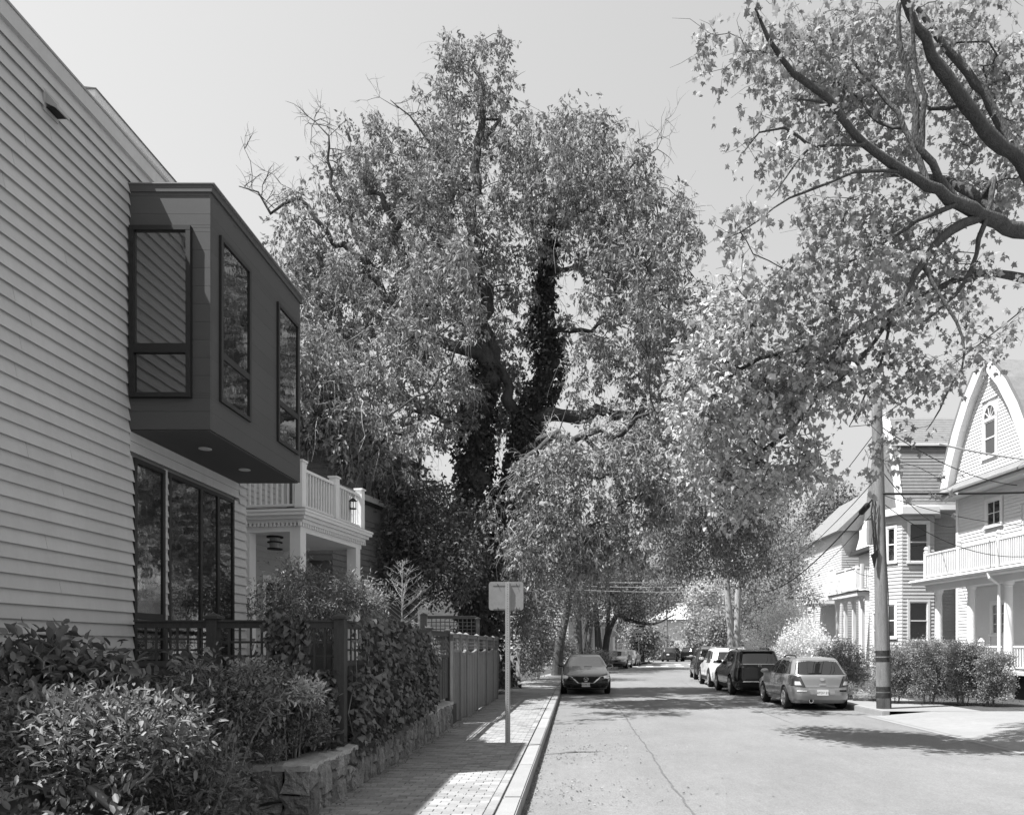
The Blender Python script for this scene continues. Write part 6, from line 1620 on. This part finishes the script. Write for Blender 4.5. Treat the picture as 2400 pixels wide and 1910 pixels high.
# ------------------------------------------------ shrubs
def shrub(name, label, x, D, z0, rx, ry, rz, n, leaf, L, W, tl=14, tr=.16, shape='oval', droop=-.2, flat=.6, group=None, up=.35, stems=7, bark=m_twig, tips=None, cat='shrub', lumps=5, box=False):
    "many-stemmed bush: stems fan from the ground, lumpy outline"
    base = Vector((x, D, z0)); lim = []
    for s in range(stems):
        a = random.uniform(0, 6.28); f = random.uniform(.25, .8)
        e = base + Vector((rx * f * math.cos(a), ry * f * math.sin(a), rz * random.uniform(1.0, 1.7)))
        b0 = base + Vector((rx * .2 * math.cos(a), ry * .2 * math.sin(a), 0))
        lim.append(([b0, b0.lerp(e, .5) + Vector((0, 0, rz * .15)), e], [.010 * min(1, rz / .5), .007 * min(1, rz / .5), .003]))
    ctr = np.array([x, D, z0 + rz * up + rz]); A = []
    for k in range(lumps):
        d = nrm(RNG.normal(size=3)); c = ctr + d * np.array([rx, ry, rz]) * .38; s = RNG.uniform(.55, .75)
        m_ = n // lumps; q = nrm(RNG.normal(size=(m_, 3))) * RNG.uniform(.35, 1, size=(m_, 1)) ** .5
        A.append(c + q * np.array([rx, ry, rz]) * s)
    A = np.concatenate(A); A = A[A[:, 2] > z0 + .06]
    if box:
        A = RNG.uniform(-1, 1, size=(n, 3)); A = np.array([x, D, z0 + rz]) + A * np.array([rx, ry, rz]) * (1 + .06 * np.sin(A[:, [1, 2, 0]] * 7)); A = A[A[:, 2] > z0 + .25]
    return grow(name, label, lim, None, 0, leaf, bark, tip_leaves=tl, tip_r=tr, L=L, W=W, shape=shape, droop=droop, flat=flat, group=group, cat=cat, step=.12, arch=.05, sides=4, tip_rad=.0022, twigs=0, base=tuple(base), attract=A)
G = 'garden shrubs by the clapboard house'
shrub('near_shrub', 'dark glossy shrub in shade below the sunlit corner shrub', -2.75, 4.2, .2, .8, .4, .28, 260, l_dark, .07, .034, tl=14, tr=.12, group=G)
shrub('broadleaf_shrub', 'tall large-leaved shrub standing against the grey clapboards', -4.25, 6.2, .5, .85, .55, .62, 230, l_bush, .115, .06, tl=9, tr=.15, group=G, droop=.1)
shrub('broadleaf_shrub', 'large-leaved shrub spreading in front of the lattice fence below the black windows', -3.55, 7.1, .5, .6, .5, .52, 140, l_bush, .10, .052, tl=9, tr=.15, group=G, droop=.1)
shrub('sunlit_shrub', 'sunlit glossy shrub filling the near corner of the garden', -3.05, 4.55, .2, .9, .5, .34, 640, l_bush, .062, .023, tl=13, tr=.13, group=G, up=1.9)
shrub('sunlit_shrub', 'glossy shrub with bright tips between the sunlit corner and the stone wall', -2.8, 5.4, .2, .45, .45, .48, 260, l_dark, .055, .022, tl=13, tr=.13, group=G)
shrub('twiggy_shrub', 'large fine-leaved shrub in shade in front of the lattice fence', -3.0, 6.35, .62, .55, .5, .50, 340, l_bush, .055, .024, tl=15, tr=.12, group=G)
shrub('twiggy_shrub', 'fine-leaved shrub leaning over the corner of the stone wall', -2.85, 7.35, .5, .45, .40, .48, 230, l_bush, .05, .022, tl=15, tr=.11, group=G)
shrub('low_shrub', 'low dark shrub at the foot of the garden corner', -2.95, 5.9, .15, .5, .5, .26, 230, l_dark, .05, .026, tl=13, tr=.11, group=G)
shrub('juniper', 'small needle-leaved juniper mound on the stone wall cap', -2.82, 7.75, .6, .22, .25, .18, 110, l_dark, .05, .006, tl=40, tr=.09, shape='kite', group=G)
shrub('juniper', 'grey-green cushion plant spilling onto the wall corner', -2.95, 7.15, .6, .22, .2, .12, 90, l_mid, .03, .012, tl=26, tr=.07, shape='kite', group=G)
# Japanese maple, golden cypress and bare-topped spruce inside the fence
lm = [([Vector((-4.6, 12.3, .5)), Vector((-4.55, 12.3, 1.3)), Vector((-4.3, 12.2, 2.0))], [.06, .05, .03]), ([Vector((-4.55, 12.3, 1.3)), Vector((-4.9, 12.3, 1.9)), Vector((-5.1, 12.3, 2.2))], [.04, .03, .02])]
grow('japanese_maple', 'feathery Japanese maple spreading above the fence before the porch', lm, [(640, 1410, 12.4, 70, 45, .8), (740, 1400, 12.4, 80, 55, .9), (820, 1390, 12.5, 70, 40, .7), (700, 1350, 12.6, 60, 30, .6), (870, 1420, 12.6, 40, 30, .5), (720, 1460, 12.2, 90, 35, .8)], 260, l_mid, m_twig, tip_leaves=34, tip_r=.2, L=.075, W=.022, droop=.3, flat=1.0, cat='tree', step=.15, tip_rad=.003, sides=4, twigs=1)
shrub('golden_cypress', 'bright thread-leaved cypress mound behind the ivy-covered fence', -3.35, 14.6, .6, .52, .5, .72, 260, l_light, .10, .012, tl=40, tr=.16, shape='kite', droop=.6, flat=.1)
sp = thing('bare_spruce', 'young spruce with a bare pale leader above the golden cypress', 'tree', (-3.6, 14.2, .6))
b = MB(); top = at(943, 1312, 14.2); bs = Vector((top.x - .02, 14.2, .6))
b.tube([bs, bs.lerp(top, .6), top], [.035, .02, .006], 6)
for k in range(44):
    t = random.uniform(.50, .90) if k > 5 else random.uniform(.9, .97); p = bs.lerp(top, t); a = random.uniform(0, 6.283); ln = (1.04 - t) * 1.5 * random.uniform(.7, 1.1)
    e = p + Vector((math.cos(a) * ln, math.sin(a) * ln, ln * .75)); b.tube([p, p.lerp(e, .5) + Vector((0, 0, -.02)), e], [.007, .005, .003], 4)
    for j in range(5):
        q = p.lerp(e, random.uniform(.3, .9)); b.tube([q, q + Vector((random.gauss(0, .07), random.gauss(0, .07), .07))], [.0035, .002], 3)
b.build('trunk', m_bark2, sp)
P = []; Dn = []
for k in range(2600):
    t = random.uniform(.1, .6); p = bs.lerp(top, t); a = random.uniform(0, 6.28); r_ = random.uniform(.05, 1) * (1 - t) * .75
    P.append(p + Vector((math.cos(a) * r_, math.sin(a) * r_, -r_ * .1))); Dn.append((math.cos(a) + random.gauss(0, .4), math.sin(a) + random.gauss(0, .4), random.gauss(.2, .4)))
add('crown', leaves_mesh('crown', l_mid, np.array(P), np.array(Dn), .09, .012, 'kite'), sp)
shrub('lilac', 'light leafy shrub climbing beside the white porch post', -5.15, 18.6, .3, .5, .5, 1.25, 260, l_light, .09, .05, tl=20, tr=.2, up=.25)
# ivy over the fence corner
P, Dn = [], []
for k in range(7600):
    if random.random() < .78:
        y = 8.35 + 4.35 * random.random() ** 1.1; zt = 2.1 - .28 * max(0, (y - 10.5) / 2.2) ** 2; z = random.uniform(.50 + .05 * (y - 8.3), zt)
        if z > 1.5 and y < 9.0 and random.random() < .8: continue
        bul = .10 + .14 * math.sin(min(1, max(0, (z - .5) / 1.6)) * math.pi) * (1 - abs((y - 10.4) / 2.4) ** 3 * .7)
        P.append((FX + abs(random.gauss(bul, .06)), y, z)); Dn.append((.6 + random.gauss(0, .3), random.gauss(0, .4), -.9))
    else:
        x = random.choice((random.uniform(-3.35, -2.62), random.gauss(-3.15, .16))); z = random.uniform(.6, 2.12 if x < -2.95 else 1.5)
        P.append((x, 8.25 - abs(random.gauss(.06, .06)), z)); Dn.append((random.gauss(0, .4), -.6 + random.gauss(0, .3), -.9))
for k in range(900):
    y = random.uniform(7.7, 9.6); P.append((WX - .12 - random.random() * .4, y, WT + .02 + abs(random.gauss(0, .08)))); Dn.append((random.gauss(.5, .5), random.gauss(-.3, .5), .1))
iv = thing('fence_ivy', 'thick ivy blanketing the corner of the dark fence above the stone wall', 'ivy', (FX, 9.5, WT))
s = RNG.uniform(.6, 1.3, len(P))
add('foliage', leaves_mesh('foliage', leaf_mat('fence_ivy_leaf', .10, .2, .12, .4, .45), np.array(P), np.array(Dn), .07 * s, .07 * s, 'ivy', .2), iv)
b = MB()
for k in range(14):
    y = random.uniform(8.4, 12); p = Vector((FX + .08, y, .62)); pts = [p]
    for j in range(7): p = p + Vector((random.gauss(.01, .02), random.gauss(0, .09), .19)); pts.append(p)
    b.tube(pts, [.008 - .0008 * i for i in range(8)], 4)
b.build('vines', m_twig, iv)
shrub('terrace_grass', 'tufted light plant on the stacked-stone terrace', -3.2, 28.9, .5, .8, .3, .32, 150, l_light, .14, .02, tl=18, tr=.16, shape='kite')
shrub('foundation_shrub', 'dark rounded shrub between the stair rail and the leaning tree', -2.0, 36.5, .15, 1.0, 1.0, .85, 220, l_dark, .09, .05, tl=22, tr=.25)
shrub('foundation_shrub', 'dark clipped shrub low behind the dark sedan', 1.35, 50, .1, 1.2, 1.0, .62, 150, l_dark, .12, .07, tl=22, tr=.3)
shrub('foundation_shrub', 'dark shrub mass under the far tree row', -.9, 46, .1, 1.4, 1.0, 1.0, 200, l_dark, .12, .07, tl=22, tr=.3)
# right side
shrub('blossoming_shrub', 'bright pale flowering shrub rounded above the parked cars', 8.95, 29.0, .13, 1.45, 1.2, 1.25, 620, l_pale, .075, .04, tl=26, tr=.25, up=.2, stems=9)
shrub('dogwood', 'tiered white-flowering dogwood beside the twin-trunked tree', 9.6, 35.0, .13, 1.7, 1.3, 1.9, 420, l_pale, .10, .06, tl=26, tr=.3, up=.3, flat=1.5, lumps=8, cat='tree')
shrub('yew', 'dark rounded evergreen shrub behind the utility pole', 8.75, 24.2, .13, .85, .8, .92, 480, l_mid, .06, .028, tl=34, tr=.18, up=.02)
HG = 'clipped hedge in front of the white porch house'
for (x, D, rx, rz, lb) in ((9.2, 21.4, .55, .80, 'twiggy hedge shrub next to the utility pole'), (10.05, 21.1, .62, .86, 'full hedge shrub in the middle of the clipped row'),
    (10.85, 20.8, .62, .84, 'hedge shrub before the porch columns of the white house'), (11.4, 20.4, .42, .70, 'loose end shrub of the hedge beside the porch newel')):
    shrub('hedge_shrub', lb, x, D, .13, rx, .45, rz, 620, l_mid, .05, .026, tl=44, tr=.16, shape='kite', group=HG, stems=14, box=True)
shrub('low_flowers', 'small pale flowering plants at the kerb by the wagon', 8.5, 23.2, .13, .5, .4, .2, 60, l_pale, .06, .04, tl=14, tr=.12)
HGX = 0
rk = thing('boulder', 'rough grey boulder on the verge beside the yew', 'rock', (9.0, 22.6, .13))
bm = bmesh.new(); bmesh.ops.create_icosphere(bm, subdivisions=2, radius=.32)
for vv in bm.verts: vv.co = Vector((vv.co.x * 1.5, vv.co.y, vv.co.z * .6)) * random.uniform(.85, 1.12)
me = bpy.data.meshes.new('stone'); bm.to_mesh(me); bm.free(); me.materials.append(m_stone); add('stone', me, rk, Matrix.Translation((8.75, 22.3, .2)))
mu = []
shrub('wall_fern', 'pale shrub tuft catching sun at the edge of the ivy', -2.62, 7.2, 1.05, .16, .16, .16, 40, l_light, .055, .024, tl=13, tr=.09)
